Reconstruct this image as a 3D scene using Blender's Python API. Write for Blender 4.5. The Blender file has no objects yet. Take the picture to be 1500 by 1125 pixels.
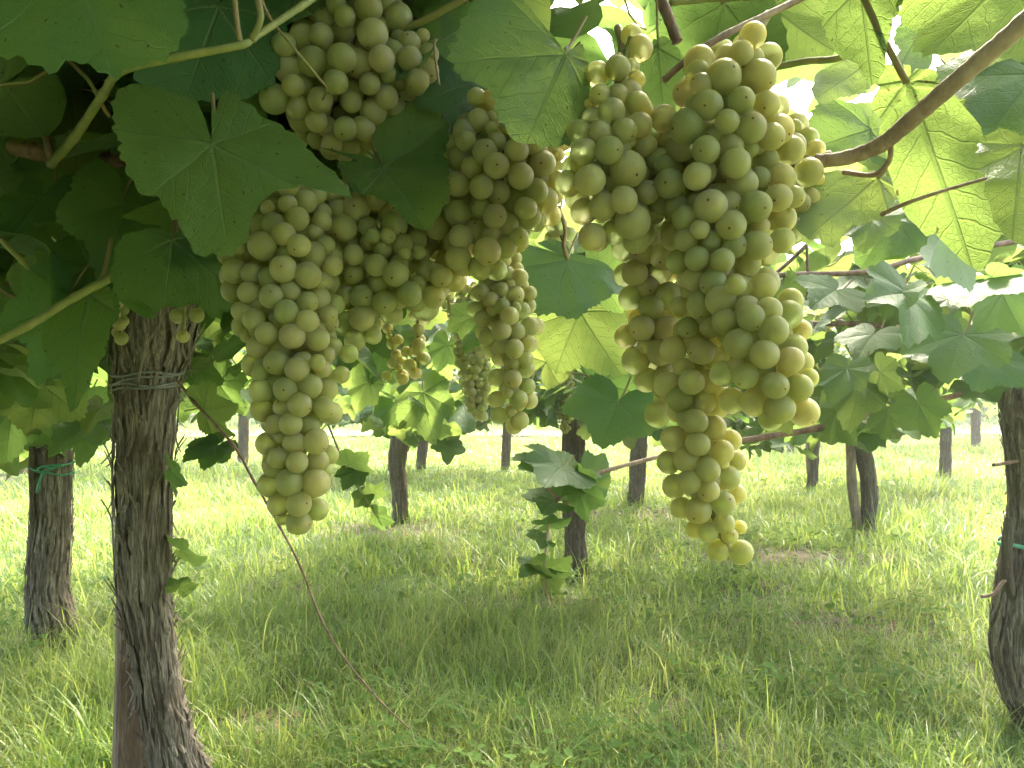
import bpy, math, random
import numpy as np
from mathutils import Vector, Matrix, noise as mnoise

random.seed(7)
rng = np.random.default_rng(11)
scene = bpy.context.scene
C = scene.collection
R = math.radians

# ------------------------------------------------------------------ camera, sky, sun, exposure
FPX = 1130.0
CAM_H = 0.95
cam_data = bpy.data.cameras.new('camera')
cam = bpy.data.objects.new('camera', cam_data)
C.objects.link(cam)
cam.location = (0, 0, CAM_H)
cam.rotation_euler = (R(90), 0, 0)
cam_data.sensor_width = 36.0
cam_data.lens = 36.0 * FPX / 1500.0
cam_data.clip_start = 0.03
cam_data.clip_end = 900
scene.camera = cam

SUN_EL, SUN_AZ = 52.0, 28.0          # azimuth: degrees to the right of the view direction
world = bpy.data.worlds.new('World')
scene.world = world
world.use_nodes = True
wn = world.node_tree
sky = wn.nodes.new('ShaderNodeTexSky')
sky.sky_type = 'NISHITA'
sky.sun_disc = False
sky.sun_elevation = R(SUN_EL)
sky.sun_rotation = R(SUN_AZ)
sky.dust_density = 5.0
sky.air_density = 1.0
sky.ozone_density = 1.0
bg = wn.nodes['Background']
bg.inputs['Strength'].default_value = 0.15
wn.links.new(sky.outputs[0], bg.inputs['Color'])

sl = bpy.data.lights.new('sun', 'SUN')
sl.energy = 3.4
sl.angle = R(11.0)
sl.color = (1.0, 0.91, 0.73)
sun = bpy.data.objects.new('sun', sl)
C.objects.link(sun)
sd = Vector((math.sin(R(SUN_AZ)) * math.cos(R(SUN_EL)), math.cos(R(SUN_AZ)) * math.cos(R(SUN_EL)), math.sin(R(SUN_EL))))
sun.rotation_euler = (-sd).to_track_quat('-Z', 'Y').to_euler()
sun.location = sd * 30

scene.view_settings.view_transform = 'Standard'
scene.view_settings.look = 'None'
scene.view_settings.exposure = 3.05
scene.view_settings.gamma = 1.0
scene.view_settings.use_curve_mapping = False
scene.render.engine = 'CYCLES'
scene.cycles.max_bounces = 7
scene.cycles.transmission_bounces = 6
scene.cycles.transparent_max_bounces = 8

# ------------------------------------------------------------------ helpers
def P(px, py, d):
    """the point seen at photo pixel (px, py), d metres ahead"""
    return Vector((d * (px - 750.0) / FPX, d, CAM_H - d * (py - 562.5) / FPX))

def proj(p):
    return 750.0 + FPX * p[0] / p[1], 562.5 - FPX * (p[2] - CAM_H) / p[1]

def smooth(a, b, x):
    t = np.clip((x - a) / (b - a), 0, 1)
    return t * t * (3 - 2 * t)

def vnoise(x, y, seed=0):
    x = np.asarray(x, float); y = np.asarray(y, float)
    xi = np.floor(x).astype(np.int64); yi = np.floor(y).astype(np.int64)
    fx = x - xi; fy = y - yi
    fx = fx * fx * (3 - 2 * fx); fy = fy * fy * (3 - 2 * fy)
    def h(a, b):
        n = (a * 374761393 + b * 668265263 + seed * 974634777) & 0x7fffffff
        n = ((n ^ (n >> 13)) * 1274126177) & 0x7fffffff
        return ((n ^ (n >> 16)) & 0xffff) / 65535.0
    return (h(xi, yi) * (1 - fx) + h(xi + 1, yi) * fx) * (1 - fy) + (h(xi, yi + 1) * (1 - fx) + h(xi + 1, yi + 1) * fx) * fy

def fbm(x, y, seed=0):
    return 0.55 * vnoise(x, y, seed) + 0.3 * vnoise(x * 2.1, y * 2.1, seed + 5) + 0.15 * vnoise(x * 4.3, y * 4.3, seed + 9)

def gz(x, y):
    """ground height"""
    x = np.asarray(x, float); y = np.asarray(y, float)
    z = 0.07 * (fbm(x * 0.7, y * 0.7, 3) - 0.5) + 0.03 * (vnoise(x * 2.5, y * 2.5, 4) - 0.5)
    z = z * smooth(-1, 1, 14.5 - y) 
    bank = 2.6 * smooth(17.5, 40, y) + 6.0 * smooth(40, 160, y) + 0.35 * smooth(16.5, 18.5, y)
    return z + bank

def mesh_np(name, verts, faces_flat, loop_tot, mats, smooth_shade=True, attrs=None, mat_idx=None):
    me = bpy.data.meshes.new(name)
    verts = np.ascontiguousarray(verts, np.float32)
    nv = len(verts); nl = len(faces_flat); nf = len(loop_tot)
    me.vertices.add(nv); me.vertices.foreach_set('co', verts.ravel())
    me.loops.add(nl); me.loops.foreach_set('vertex_index', np.ascontiguousarray(faces_flat, np.int32))
    me.polygons.add(nf)
    st = np.zeros(nf, np.int32); st[1:] = np.cumsum(loop_tot)[:-1]
    me.polygons.foreach_set('loop_start', st)
    me.polygons.foreach_set('loop_total', np.ascontiguousarray(loop_tot, np.int32))
    if mat_idx is not None:
        me.polygons.foreach_set('material_index', np.ascontiguousarray(mat_idx, np.int32))
    if smooth_shade:
        me.polygons.foreach_set('use_smooth', np.ones(nf, bool))
    for m in (mats if isinstance(mats, (list, tuple)) else [mats]):
        me.materials.append(m)
    if attrs:
        for k, v in attrs.items():
            if k == 'uv':
                uv = me.uv_layers.new(name='vein')
                uv.data.foreach_set('uv', np.ascontiguousarray(v, np.float32).ravel())
            else:
                a = me.attributes.new(k, 'FLOAT', 'POINT')
                a.data.foreach_set('value', np.ascontiguousarray(v, np.float32))
    me.update(calc_edges=True)
    return me

class MB:
    """collects tubes and ribbons into one mesh"""
    def __init__(s): s.v = []; s.f = []
    def add(s, verts, faces):
        o = len(s.v); s.v += [tuple(v) for v in verts]; s.f += [tuple(i + o for i in f) for f in faces]
    def tube(s, pts, radii, n=8, cap=True):
        vs, fs = tube_geo(pts, radii, n, cap); s.add(vs, fs)
    def mesh(s, name, mat, smooth_shade=True):
        me = bpy.data.meshes.new(name)
        me.from_pydata(s.v, [], s.f)
        me.polygons.foreach_set('use_smooth', [smooth_shade] * len(me.polygons))
        for m in (mat if isinstance(mat, (list, tuple)) else [mat]): me.materials.append(m)
        me.update()
        return me

def frames(pts):
    T = []
    for i in range(len(pts)):
        a = pts[max(i - 1, 0)]; b = pts[min(i + 1, len(pts) - 1)]
        t = (b - a); T.append(t.normalized() if t.length > 1e-9 else Vector((0, 0, 1)))
    u = T[0].orthogonal().normalized()
    out = []
    for t in T:
        u = (u - t * u.dot(t))
        u = u.normalized() if u.length > 1e-6 else t.orthogonal().normalized()
        out.append((t, u, t.cross(u)))
    return out

def tube_geo(pts, radii, n=8, cap=True):
    pts = [Vector(p) for p in pts]
    fr = frames(pts); vs = []; fs = []
    for i, p in enumerate(pts):
        r = radii[i] if hasattr(radii, '__len__') else radii
        t, u, w = fr[i]
        for k in range(n):
            a = 2 * math.pi * k / n
            vs.append(p + u * (r * math.cos(a)) + w * (r * math.sin(a)))
    for i in range(len(pts) - 1):
        for k in range(n):
            k2 = (k + 1) % n
            fs.append((i * n + k, i * n + k2, (i + 1) * n + k2, (i + 1) * n + k))
    if cap:
        fs.append(tuple(range(n - 1, -1, -1))); fs.append(tuple((len(pts) - 1) * n + k for k in range(n)))
    return vs, fs

def spline(pts, per=8):
    """Catmull-Rom through the points (Vectors or tuples of any size)"""
    A = [np.array(p, float) for p in pts]
    if len(A) < 3: 
        return [A[0] + (A[1] - A[0]) * t for t in np.linspace(0, 1, per + 1)]
    out = []
    for i in range(len(A) - 1):
        p0 = A[max(i - 1, 0)]; p1 = A[i]; p2 = A[i + 1]; p3 = A[min(i + 2, len(A) - 1)]
        for k in range(per):
            t = k / per
            out.append(0.5 * ((2 * p1) + (-p0 + p2) * t + (2 * p0 - 5 * p1 + 4 * p2 - p3) * t * t + (-p0 + 3 * p1 - 3 * p2 + p3) * t ** 3))
    out.append(A[-1])
    return out

def link(name, me, parent=None, M=None):
    o = bpy.data.objects.new(name, me)
    C.objects.link(o)
    if parent: o.parent = parent
    if M is not None: o.matrix_basis = M
    return o

def tag(o, label, cat, group=None, kind=None):
    if label: o['label'] = label
    if cat: o['category'] = cat
    if group: o['group'] = group
    if kind: o['kind'] = kind
    return o

def empty(name, loc):
    o = bpy.data.objects.new(name, None)
    o.empty_display_size = 0.05
    C.objects.link(o); o.location = loc
    return o

# ------------------------------------------------------------------ materials
def new_mat(name):
    m = bpy.data.materials.new(name); m.use_nodes = True
    nt = m.node_tree; nt.nodes.clear()
    out = nt.nodes.new('ShaderNodeOutputMaterial')
    return m, nt, out

class NT:
    def __init__(s, nt): s.nt = nt
    def n(s, t, **kw):
        nd = s.nt.nodes.new(t)
        for k, v in kw.items(): setattr(nd, k, v)
        return nd
    def l(s, a, b): s.nt.links.new(a, b)
    def val(s, sock, x):
        if hasattr(x, 'is_output'): s.l(x, sock)
        else: sock.default_value = x
    def math(s, op, a, b=0.0, clamp=False):
        nd = s.n('ShaderNodeMath', operation=op, use_clamp=clamp)
        s.val(nd.inputs[0], a); s.val(nd.inputs[1], b)
        return nd.outputs[0]
    def ramp(s, fac, stops):
        nd = s.n('ShaderNodeValToRGB')
        e = nd.color_ramp.elements
        while len(e) < len(stops): e.new(0.5)
        for i, (p, c) in enumerate(stops):
            e[i].position = p; e[i].color = (*c, 1) if len(c) == 3 else c
        s.l(fac, nd.inputs[0]); return nd.outputs[0]
    def mix(s, fac, a, b, mode='MIX'):
        nd = s.n('ShaderNodeMix', data_type='RGBA', blend_type=mode)
        s.val(nd.inputs[0], fac)
        for sock, x in ((nd.inputs[6], a), (nd.inputs[7], b)):
            if hasattr(x, 'is_output'): s.l(x, sock)
            else: sock.default_value = (*x, 1)
        return nd.outputs[2]
    def noise(s, vec, scale, detail=3, rough=0.55):
        nd = s.n('ShaderNodeTexNoise')
        nd.inputs['Scale'].default_value = scale; nd.inputs['Detail'].default_value = detail
        nd.inputs['Roughness'].default_value = rough
        if vec is not None: s.l(vec, nd.inputs['Vector'])
        return nd.outputs[0]
    def mapr(s, x, a, b, c, d):
        nd = s.n('ShaderNodeMapRange'); nd.interpolation_type = 'SMOOTHSTEP'
        s.l(x, nd.inputs[0])
        for i, v in enumerate((a, b, c, d)): nd.inputs[1 + i].default_value = v
        return nd.outputs[0]

def leaf_material(name, top_a, top_b, under, trans_a, trans_b, trans_fac=0.42, rough=0.5, yellow=0.12):
    m, nt, out = new_mat(name); g = NT(nt)
    info = g.n('ShaderNodeObjectInfo').outputs['Random']
    geo = g.n('ShaderNodeNewGeometry')
    rnd = g.math('FRACT', g.math('ADD', info, geo.outputs['Random Per Island']))
    uvn = g.n('ShaderNodeUVMap', uv_map='vein')
    sep = g.n('ShaderNodeSeparateXYZ'); g.l(uvn.outputs[0], sep.inputs[0])
    u, v = sep.outputs[0], sep.outputs[1]
    av = g.math('ABSOLUTE', v)
    w = g.math('SUBTRACT', 0.017, g.math('MULTIPLY', u, 0.012))
    main = g.mapr(g.math('DIVIDE', av, w), 0.5, 1.3, 1, 0)
    wob = g.noise(uvn.outputs[0], 9, 2)
    s2 = g.math('ADD', g.math('SUBTRACT', u, g.math('MULTIPLY', av, 0.95)), g.math('MULTIPLY', wob, 0.07))
    pp = g.math('PINGPONG', s2, 0.075)
    sec = g.mapr(pp, 0.002, 0.010, 1, 0)
    vor = g.n('ShaderNodeTexVoronoi', feature='DISTANCE_TO_EDGE'); vor.inputs['Scale'].default_value = 38
    g.l(uvn.outputs[0], vor.inputs['Vector'])
    ter = g.mapr(vor.outputs['Distance'], 0.0, 0.09, 1, 0)
    vein = g.math('MAXIMUM', main, g.math('MULTIPLY', sec, 0.38))
    tc = g.n('ShaderNodeTexCoord')
    blot = g.noise(uvn.outputs[0], 3.2, 4, 0.6)
    top = g.mix(rnd, top_a, top_b)
    top = g.mix(g.math('MULTIPLY', blot, 0.55), top, tuple(c * 0.6 for c in top_a))
    yel = g.mapr(rnd, 1.0 - yellow, 1.0, 0, 0.75)
    top = g.mix(g.math('MULTIPLY', ter, 0.14), top, (0.10, 0.16, 0.055))
    top = g.mix(yel, top, (0.17, 0.17, 0.03))
    top = g.mix(g.math('MULTIPLY', vein, 0.55), top, (0.16, 0.22, 0.09))
    und = g.mix(g.math('MULTIPLY', vein, 0.5), under, (0.24, 0.28, 0.13))
    col = g.mix(geo.outputs['Backfacing'], top, und)
    # a few brown specks of wear
    sp = g.noise(uvn.outputs[0], 17, 2, 0.5)
    speck = g.mapr(sp, 0.70, 0.74, 0, 0.8)
    col = g.mix(speck, col, (0.10, 0.055, 0.02))
    pb = g.n('ShaderNodeBsdfPrincipled')
    g.l(col, pb.inputs['Base Color'])
    g.val(pb.inputs['Roughness'], g.math('ADD', g.math('MULTIPLY', blot, 0.2), rough - 0.1))
    pb.inputs['Specular IOR Level'].default_value = 0.32
    tr = g.n('ShaderNodeBsdfTranslucent')
    tcol = g.mix(rnd, trans_a, trans_b)
    tcol = g.mix(g.math('MULTIPLY', vein, 0.40), tcol, tuple(c * 0.35 for c in trans_a))
    tcol = g.mix(g.math('MULTIPLY', ter, 0.10), tcol, tuple(c * 0.5 for c in trans_a))
    tcol = g.mix(speck, tcol, (0.05, 0.02, 0.005))
    g.l(tcol, tr.inputs['Color'])
    h = g.math('ADD', g.math('MULTIPLY', vein, -1.0), g.math('ADD', g.math('MULTIPLY', ter, -0.12), g.math('MULTIPLY', blot, 1.3)))
    bp = g.n('ShaderNodeBump'); bp.inputs['Strength'].default_value = 0.6; bp.inputs['Distance'].default_value = 0.004
    g.l(h, bp.inputs['Height']); g.l(bp.outputs[0], pb.inputs['Normal']); g.l(bp.outputs[0], tr.inputs['Normal'])
    ms = g.n('ShaderNodeMixShader'); ms.inputs[0].default_value = trans_fac
    g.l(pb.outputs[0], ms.inputs[1]); g.l(tr.outputs[0], ms.inputs[2])
    g.l(ms.outputs[0], out.inputs['Surface'])
    return m

LEAF = leaf_material('vine_leaf', (0.026, 0.095, 0.028), (0.058, 0.14, 0.032), (0.10, 0.17, 0.065),
                     (0.21, 0.36, 0.075), (0.33, 0.42, 0.09))

def stem_material(name, ca, cb, scale=40, rough=0.65, bump=0.3):
    m, nt, out = new_mat(name); g = NT(nt)
    tc = g.n('ShaderNodeTexCoord')
    mp = g.n('ShaderNodeMapping'); mp.inputs['Scale'].default_value = (1, 1, 0.35)
    g.l(tc.outputs['Object'], mp.inputs[0])
    n1 = g.noise(mp.outputs[0], scale, 5, 0.6)
    n2 = g.noise(mp.outputs[0], scale * 5, 3, 0.6)
    f = g.mapr(g.math('ADD', g.math('MULTIPLY', n1, 0.7), g.math('MULTIPLY', n2, 0.3)), 0.32, 0.68, 0, 1)
    col = g.mix(f, ca, cb)
    pb = g.n('ShaderNodeBsdfPrincipled'); g.l(col, pb.inputs['Base Color'])
    pb.inputs['Roughness'].default_value = rough
    bp = g.n('ShaderNodeBump'); bp.inputs['Strength'].default_value = bump; bp.inputs['Distance'].default_value = 0.002
    g.l(n2, bp.inputs['Height']); g.l(bp.outputs[0], pb.inputs['Normal'])
    g.l(pb.outputs[0], out.inputs['Surface'])
    return m

CANE = stem_material('woody_cane', (0.11, 0.055, 0.036), (0.28, 0.17, 0.11), 55, 0.7, 0.6)
CANE_TAN = stem_material('tan_cane', (0.17, 0.10, 0.07), (0.40, 0.29, 0.21), 45, 0.7, 0.7)
SHOOT = stem_material('green_shoot', (0.15, 0.17, 0.04), (0.25, 0.24, 0.07))
PETIOLE = stem_material('petiole', (0.16, 0.17, 0.05), (0.25, 0.15, 0.07))
RACHIS = stem_material('bunch_stem', (0.17, 0.19, 0.05), (0.27, 0.22, 0.09))

def bark_material(name, dark, mid, light, moss=0.0):
    m, nt, out = new_mat(name); g = NT(nt)
    tc = g.n('ShaderNodeTexCoord')
    mp = g.n('ShaderNodeMapping'); mp.inputs['Scale'].default_value = (1, 1, 0.10)
    g.l(tc.outputs['Object'], mp.inputs[0])
    n1 = g.noise(mp.outputs[0], 75, 6, 0.65)
    n2 = g.noise(mp.outputs[0], 300, 4, 0.6)
    n3 = g.noise(tc.outputs['Object'], 7, 3, 0.6)
    f = g.math('ADD', g.math('MULTIPLY', n1, 0.6), g.math('MULTIPLY', n2, 0.4))
    col = g.ramp(f, [(0.33, dark), (0.5, mid), (0.68, light)])
    col = g.mix(g.mapr(n3, 0.45, 0.7, 0, 0.55), col, (0.085, 0.055, 0.036))
    if moss:
        n4 = g.noise(tc.outputs['Object'], 11, 4, 0.6)
        col = g.mix(g.mapr(n4, 0.5, 0.68, 0, moss), col, (0.07, 0.085, 0.035))
    pb = g.n('ShaderNodeBsdfPrincipled'); g.l(col, pb.inputs['Base Color'])
    pb.inputs['Roughness'].default_value = 0.9
    pb.inputs['Specular IOR Level'].default_value = 0.2
    bp = g.n('ShaderNodeBump'); bp.inputs['Strength'].default_value = 0.8; bp.inputs['Distance'].default_value = 0.006
    g.l(f, bp.inputs['Height']); g.l(bp.outputs[0], pb.inputs['Normal'])
    g.l(pb.outputs[0], out.inputs['Surface'])
    return m

BARK = bark_material('shaggy_bark', (0.030, 0.023, 0.016), (0.155, 0.128, 0.096), (0.36, 0.315, 0.25), 0.3)
BARK_FAR = bark_material('vine_bark', (0.028, 0.021, 0.014), (0.10, 0.082, 0.058), (0.23, 0.195, 0.145), 0.5)
STRIP = bark_material('bark_strips', (0.075, 0.06, 0.044), (0.20, 0.165, 0.125), (0.40, 0.35, 0.28))
POST = bark_material('weathered_post', (0.13, 0.085, 0.068), (0.22, 0.155, 0.125), (0.36, 0.28, 0.24))
STAKE = bark_material('wooden_stake', (0.13, 0.095, 0.065), (0.23, 0.17, 0.12), (0.34, 0.27, 0.2))

def plain(name, col, rough=0.6, metal=0.0):
    m, nt, out = new_mat(name); g = NT(nt)
    tc = g.n('ShaderNodeTexCoord')
    n1 = g.noise(tc.outputs['Object'], 60, 3)
    c = g.mix(g.mapr(n1, 0.3, 0.7, 0, 1), tuple(x * 0.75 for x in col), col)
    pb = g.n('ShaderNodeBsdfPrincipled'); g.l(c, pb.inputs['Base Color'])
    pb.inputs['Roughness'].default_value = rough; pb.inputs['Metallic'].default_value = metal
    g.l(pb.outputs[0], out.inputs['Surface'])
    return m
TIE_GREEN = plain('green_tie', (0.05, 0.27, 0.14), 0.45)
TIE_MINT = plain('mint_tie', (0.22, 0.62, 0.45), 0.45)
WIRE = plain('galvanised_wire', (0.25, 0.25, 0.24), 0.5, 0.6)

def grape_material(name, skin_a, skin_b, rose):
    m, nt, out = new_mat(name); g = NT(nt)
    info = g.n('ShaderNodeObjectInfo').outputs['Random']
    tc = g.n('ShaderNodeTexCoord')
    vec = tc.outputs['Object']
    ad = g.n('ShaderNodeVectorMath', operation='ADD'); g.l(vec, ad.inputs[0])
    cx = g.n('ShaderNodeCombineXYZ')
    g.l(g.math('MULTIPLY', info, 37.0), cx.inputs[0]); g.l(g.math('MULTIPLY', info, 91.0), cx.inputs[1])
    g.l(cx.outputs[0], ad.inputs[1])
    v = ad.outputs[0]
    n1 = g.noise(v, 1.3, 3, 0.6)
    n2 = g.noise(v, 9.0, 4, 0.65)
    base = g.mix(info, skin_a, skin_b)
    r2 = g.math('FRACT', g.math('MULTIPLY', info, 17.31))
    base = g.mix(g.math('MULTIPLY', g.mapr(r2, 0.62, 1.0, 0, 0.8), g.mapr(n1, 0.35, 0.7, 0, 1)), base, rose)
    # dusty bloom in patches
    base = g.mix(g.mapr(n2, 0.38, 0.72, 0, 0.45), base, (0.46, 0.44, 0.33))
    # fine brown specks and the scar at the blossom end
    sp = g.n('ShaderNodeTexVoronoi'); sp.inputs['Scale'].default_value = 4.6; g.l(v, sp.inputs['Vector'])
    pick = g.n('ShaderNodeSeparateColor'); g.l(sp.outputs['Color'], pick.inputs[0])
    speck = g.math('MULTIPLY', g.mapr(sp.outputs['Distance'], 0.05, 0.13, 1, 0), g.math('GREATER_THAN', pick.outputs[0], 0.72))
    sx = g.n('ShaderNodeSeparateXYZ'); g.l(vec, sx.inputs[0])
    scar = g.mapr(sx.outputs[2], 0.988, 0.996, 0, 1)
    ring = g.mapr(sx.outputs[2], 0.80, 0.98, 0, 0.35)
    base = g.mix(ring, base, (0.30, 0.22, 0.10))
    mark = g.math('MAXIMUM', g.math('MULTIPLY', speck, 0.75), g.math('MULTIPLY', scar, g.mapr(g.math('FRACT', g.math('MULTIPLY', info, 53.7)), 0.25, 0.6, 0.0, 0.9)))
    base = g.mix(mark, base, (0.05, 0.028, 0.015))
    pb = g.n('ShaderNodeBsdfPrincipled')
    g.l(base, pb.inputs['Base Color'])
    g.val(pb.inputs['Roughness'], g.mapr(n2, 0.3, 0.75, 0.34, 0.6))
    pb.inputs['Subsurface Weight'].default_value = 1.0
    pb.inputs['Subsurface Radius'].default_value = (1.0, 0.9, 0.32)
    pb.inputs['Subsurface Scale'].default_value = 0.03
    pb.inputs['Specular IOR Level'].default_value = 0.4
    pb.inputs['Sheen Weight'].default_value = 0.12; pb.inputs['Sheen Roughness'].default_value = 0.4
    bp = g.n('ShaderNodeBump'); bp.inputs['Strength'].default_value = 0.06; bp.inputs['Distance'].default_value = 0.001
    g.l(n2, bp.inputs['Height']); g.l(bp.outputs[0], pb.inputs['Normal'])
    rf = g.n('ShaderNodeBsdfRefraction'); rf.inputs['IOR'].default_value = 1.12; rf.inputs['Roughness'].default_value = 0.5
    g.l(g.mix(mark, g.mix(info, (0.84, 0.92, 0.58), (0.94, 0.91, 0.62)), (0.1, 0.06, 0.03)), rf.inputs['Color'])
    ms = g.n('ShaderNodeMixShader'); ms.inputs[0].default_value = 0.40
    g.l(pb.outputs[0], ms.inputs[1]); g.l(rf.outputs[0], ms.inputs[2])
    g.l(ms.outputs[0], out.inputs['Surface'])
    return m
GRAPE = grape_material('green_gold_grape', (0.24, 0.265, 0.095), (0.40, 0.365, 0.165), (0.37, 0.27, 0.17))

def grass_material():
    m, nt, out = new_mat('grass_blades'); g = NT(nt)
    at = g.n('ShaderNodeAttribute', attribute_name='rnd').outputs['Fac']
    hh = g.n('ShaderNodeAttribute', attribute_name='hgt').outputs['Fac']
    tc = g.n('ShaderNodeTexCoord')
    big = g.noise(tc.outputs['Object'], 0.9, 3, 0.6)
    col = g.ramp(at, [(0.0, (0.048, 0.13, 0.020)), (0.45, (0.105, 0.21, 0.038)), (0.8, (0.185, 0.26, 0.066)), (0.93, (0.27, 0.28, 0.11)), (1.0, (0.30, 0.27, 0.14))])
    col = g.mix(g.mapr(big, 0.35, 0.65, 0, 0.6), col, (0.165, 0.22, 0.06))
    pb = g.n('ShaderNodeBsdfPrincipled'); g.l(col, pb.inputs['Base Color'])
    pb.inputs['Roughness'].default_value = 0.45
    tr = g.n('ShaderNodeBsdfTranslucent')
    tcol = g.mix(at, (0.36, 0.52, 0.07), (0.52, 0.55, 0.15)); g.l(tcol, tr.inputs['Color'])
    ms = g.n('ShaderNodeMixShader'); ms.inputs[0].default_value = 0.42
    g.l(pb.outputs[0], ms.inputs[1]); g.l(tr.outputs[0], ms.inputs[2]); g.l(ms.outputs[0], out.inputs['Surface'])
    return m
GRASS = grass_material()
WEED = leaf_material('weed_leaf', (0.085, 0.19, 0.03), (0.13, 0.23, 0.045), (0.10, 0.15, 0.06), (0.22, 0.36, 0.05), (0.32, 0.42, 0.06), 0.4, 0.8)

def ground_material():
    m, nt, out = new_mat('grassy_soil'); g = NT(nt)
    tc = g.n('ShaderNodeTexCoord'); v = tc.outputs['Object']
    a = g.noise(v, 1.4, 5, 0.6); b = g.noise(v, 22, 5, 0.7); c = g.noise(v, 0.25, 3)
    soil = g.mix(b, (0.06, 0.043, 0.026), (0.19, 0.145, 0.095))
    grs = g.mix(b, (0.045, 0.10, 0.016), (0.12, 0.19, 0.04))
    sep = g.n('ShaderNodeSeparateXYZ'); g.l(v, sep.inputs[0])
    far = g.mapr(sep.outputs[1], 5, 12, 0.0, 0.28)
    f = g.math('ADD', g.mapr(a, 0.36, 0.56, 0.15, 0.85), far, True)
    f = g.math('MULTIPLY', f, g.math('SUBTRACT', 1.0, g.n('ShaderNodeAttribute', attribute_name='bare').outputs['Fac']))
    col = g.mix(f, soil, grs)
    pb = g.n('ShaderNodeBsdfPrincipled'); g.l(col, pb.inputs['Base Color']); pb.inputs['Roughness'].default_value = 0.95
    bp = g.n('ShaderNodeBump'); bp.inputs['Strength'].default_value = 0.8; bp.inputs['Distance'].default_value = 0.02
    g.l(b, bp.inputs['Height']); g.l(bp.outputs[0], pb.inputs['Normal'])
    g.l(pb.outputs[0], out.inputs['Surface'])
    return m
GROUND = ground_material()

def path_material():
    m, nt, out = new_mat('pale_dirt'); g = NT(nt)
    tc = g.n('ShaderNodeTexCoord'); v = tc.outputs['Object']
    a = g.noise(v, 1.2, 5, 0.65); b = g.noise(v, 18, 4, 0.7)
    col = g.mix(b, (0.12, 0.10, 0.07), (0.21, 0.185, 0.135))
    col = g.mix(g.mapr(a, 0.38, 0.56, 0, 0.9), col, (0.12, 0.16, 0.05))
    pb = g.n('ShaderNodeBsdfPrincipled'); g.l(col, pb.inputs['Base Color']); pb.inputs['Roughness'].default_value = 0.95
    g.l(pb.outputs[0], out.inputs['Surface'])
    return m
PATH = path_material()

# ------------------------------------------------------------------ ground, track
BARE = ((1.27, 3.0, 0.42, 0.27), (-0.8, 4.95, 0.55, 0.32), (0.05, 3.3, 0.40, 0.14), (1.55, 4.15, 0.75, 0.24), (-0.7, 2.2, 0.2, 0.09), (-0.55, 1.75, 0.18, 0.1), (-1.0, 3.6, 0.4, 0.14), (0.55, 1.62, 0.16, 0.07), (0.9, 5.6, 0.7, 0.2), (3.4, 6.2, 0.6, 0.25))
def bare_at(x, y):
    b = np.zeros(np.shape(x))
    wob = 0.6 * (fbm(np.asarray(x) * 4, np.asarray(y) * 4, 71) - 0.5)
    for (bx, by, ba, bb) in BARE:
        b = np.maximum(b, np.exp(-np.maximum(0, ((x - bx) / ba) ** 2 + ((y - by) / bb) ** 2 + wob)))
    return b

def grid_mesh(name, xs, ys, mat, lift=0.0):
    X, Y = np.meshgrid(xs, ys)
    Z = gz(X, Y) + lift
    V = np.stack([X, Y, Z], -1).reshape(-1, 3)
    nx, ny = len(xs), len(ys)
    i = np.arange(nx - 1); j = np.arange(ny - 1)
    I, J = np.meshgrid(i, j)
    a = (J * nx + I).ravel()
    F = np.stack([a, a + 1, a + nx + 1, a + nx], -1)
    return mesh_np(name, V, F.ravel(), np.full(len(F), 4), mat, True, {'bare': bare_at(X.ravel(), Y.ravel())})

xs = np.concatenate([np.linspace(-320, -12, 24)[:-1], np.linspace(-12, 12, 260), np.linspace(12, 320, 24)[1:]])
ys = np.concatenate([np.linspace(-120, -3, 14)[:-1], np.linspace(-3, 20, 260), np.linspace(20, 60, 30)[1:], np.linspace(60, 420, 20)[1:]])
o = link('ground', grid_mesh('ground', xs, ys, GROUND)); tag(o, None, None, kind='structure'); o['label'] = 'grassy vineyard floor with patches of bare soil'
pxs = np.linspace(-40, 40, 160); 
def path_mesh():
    ts = np.linspace(0, 1, 9); X, T = np.meshgrid(pxs, ts)
    Y = 13.6 + T * 2.0 + 1.1 * (fbm(X * 0.6, T * 3 + 2, 8) - 0.5) * (1 + 0 * T) + 0.05 * X
    Z = gz(X, Y) + 0.035
    V = np.stack([X, Y, Z], -1).reshape(-1, 3); nx = len(pxs)
    I, J = np.meshgrid(np.arange(nx - 1), np.arange(len(ts) - 1)); a = (J * nx + I).ravel()
    F = np.stack([a, a + 1, a + nx + 1, a + nx], -1)
    return mesh_np('dirt_path', V, F.ravel(), np.full(len(F), 4), PATH)
o = link('dirt_path', path_mesh()); tag(o, None, None, kind='structure'); o['label'] = 'pale dirt track crossing behind the vines'

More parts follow.
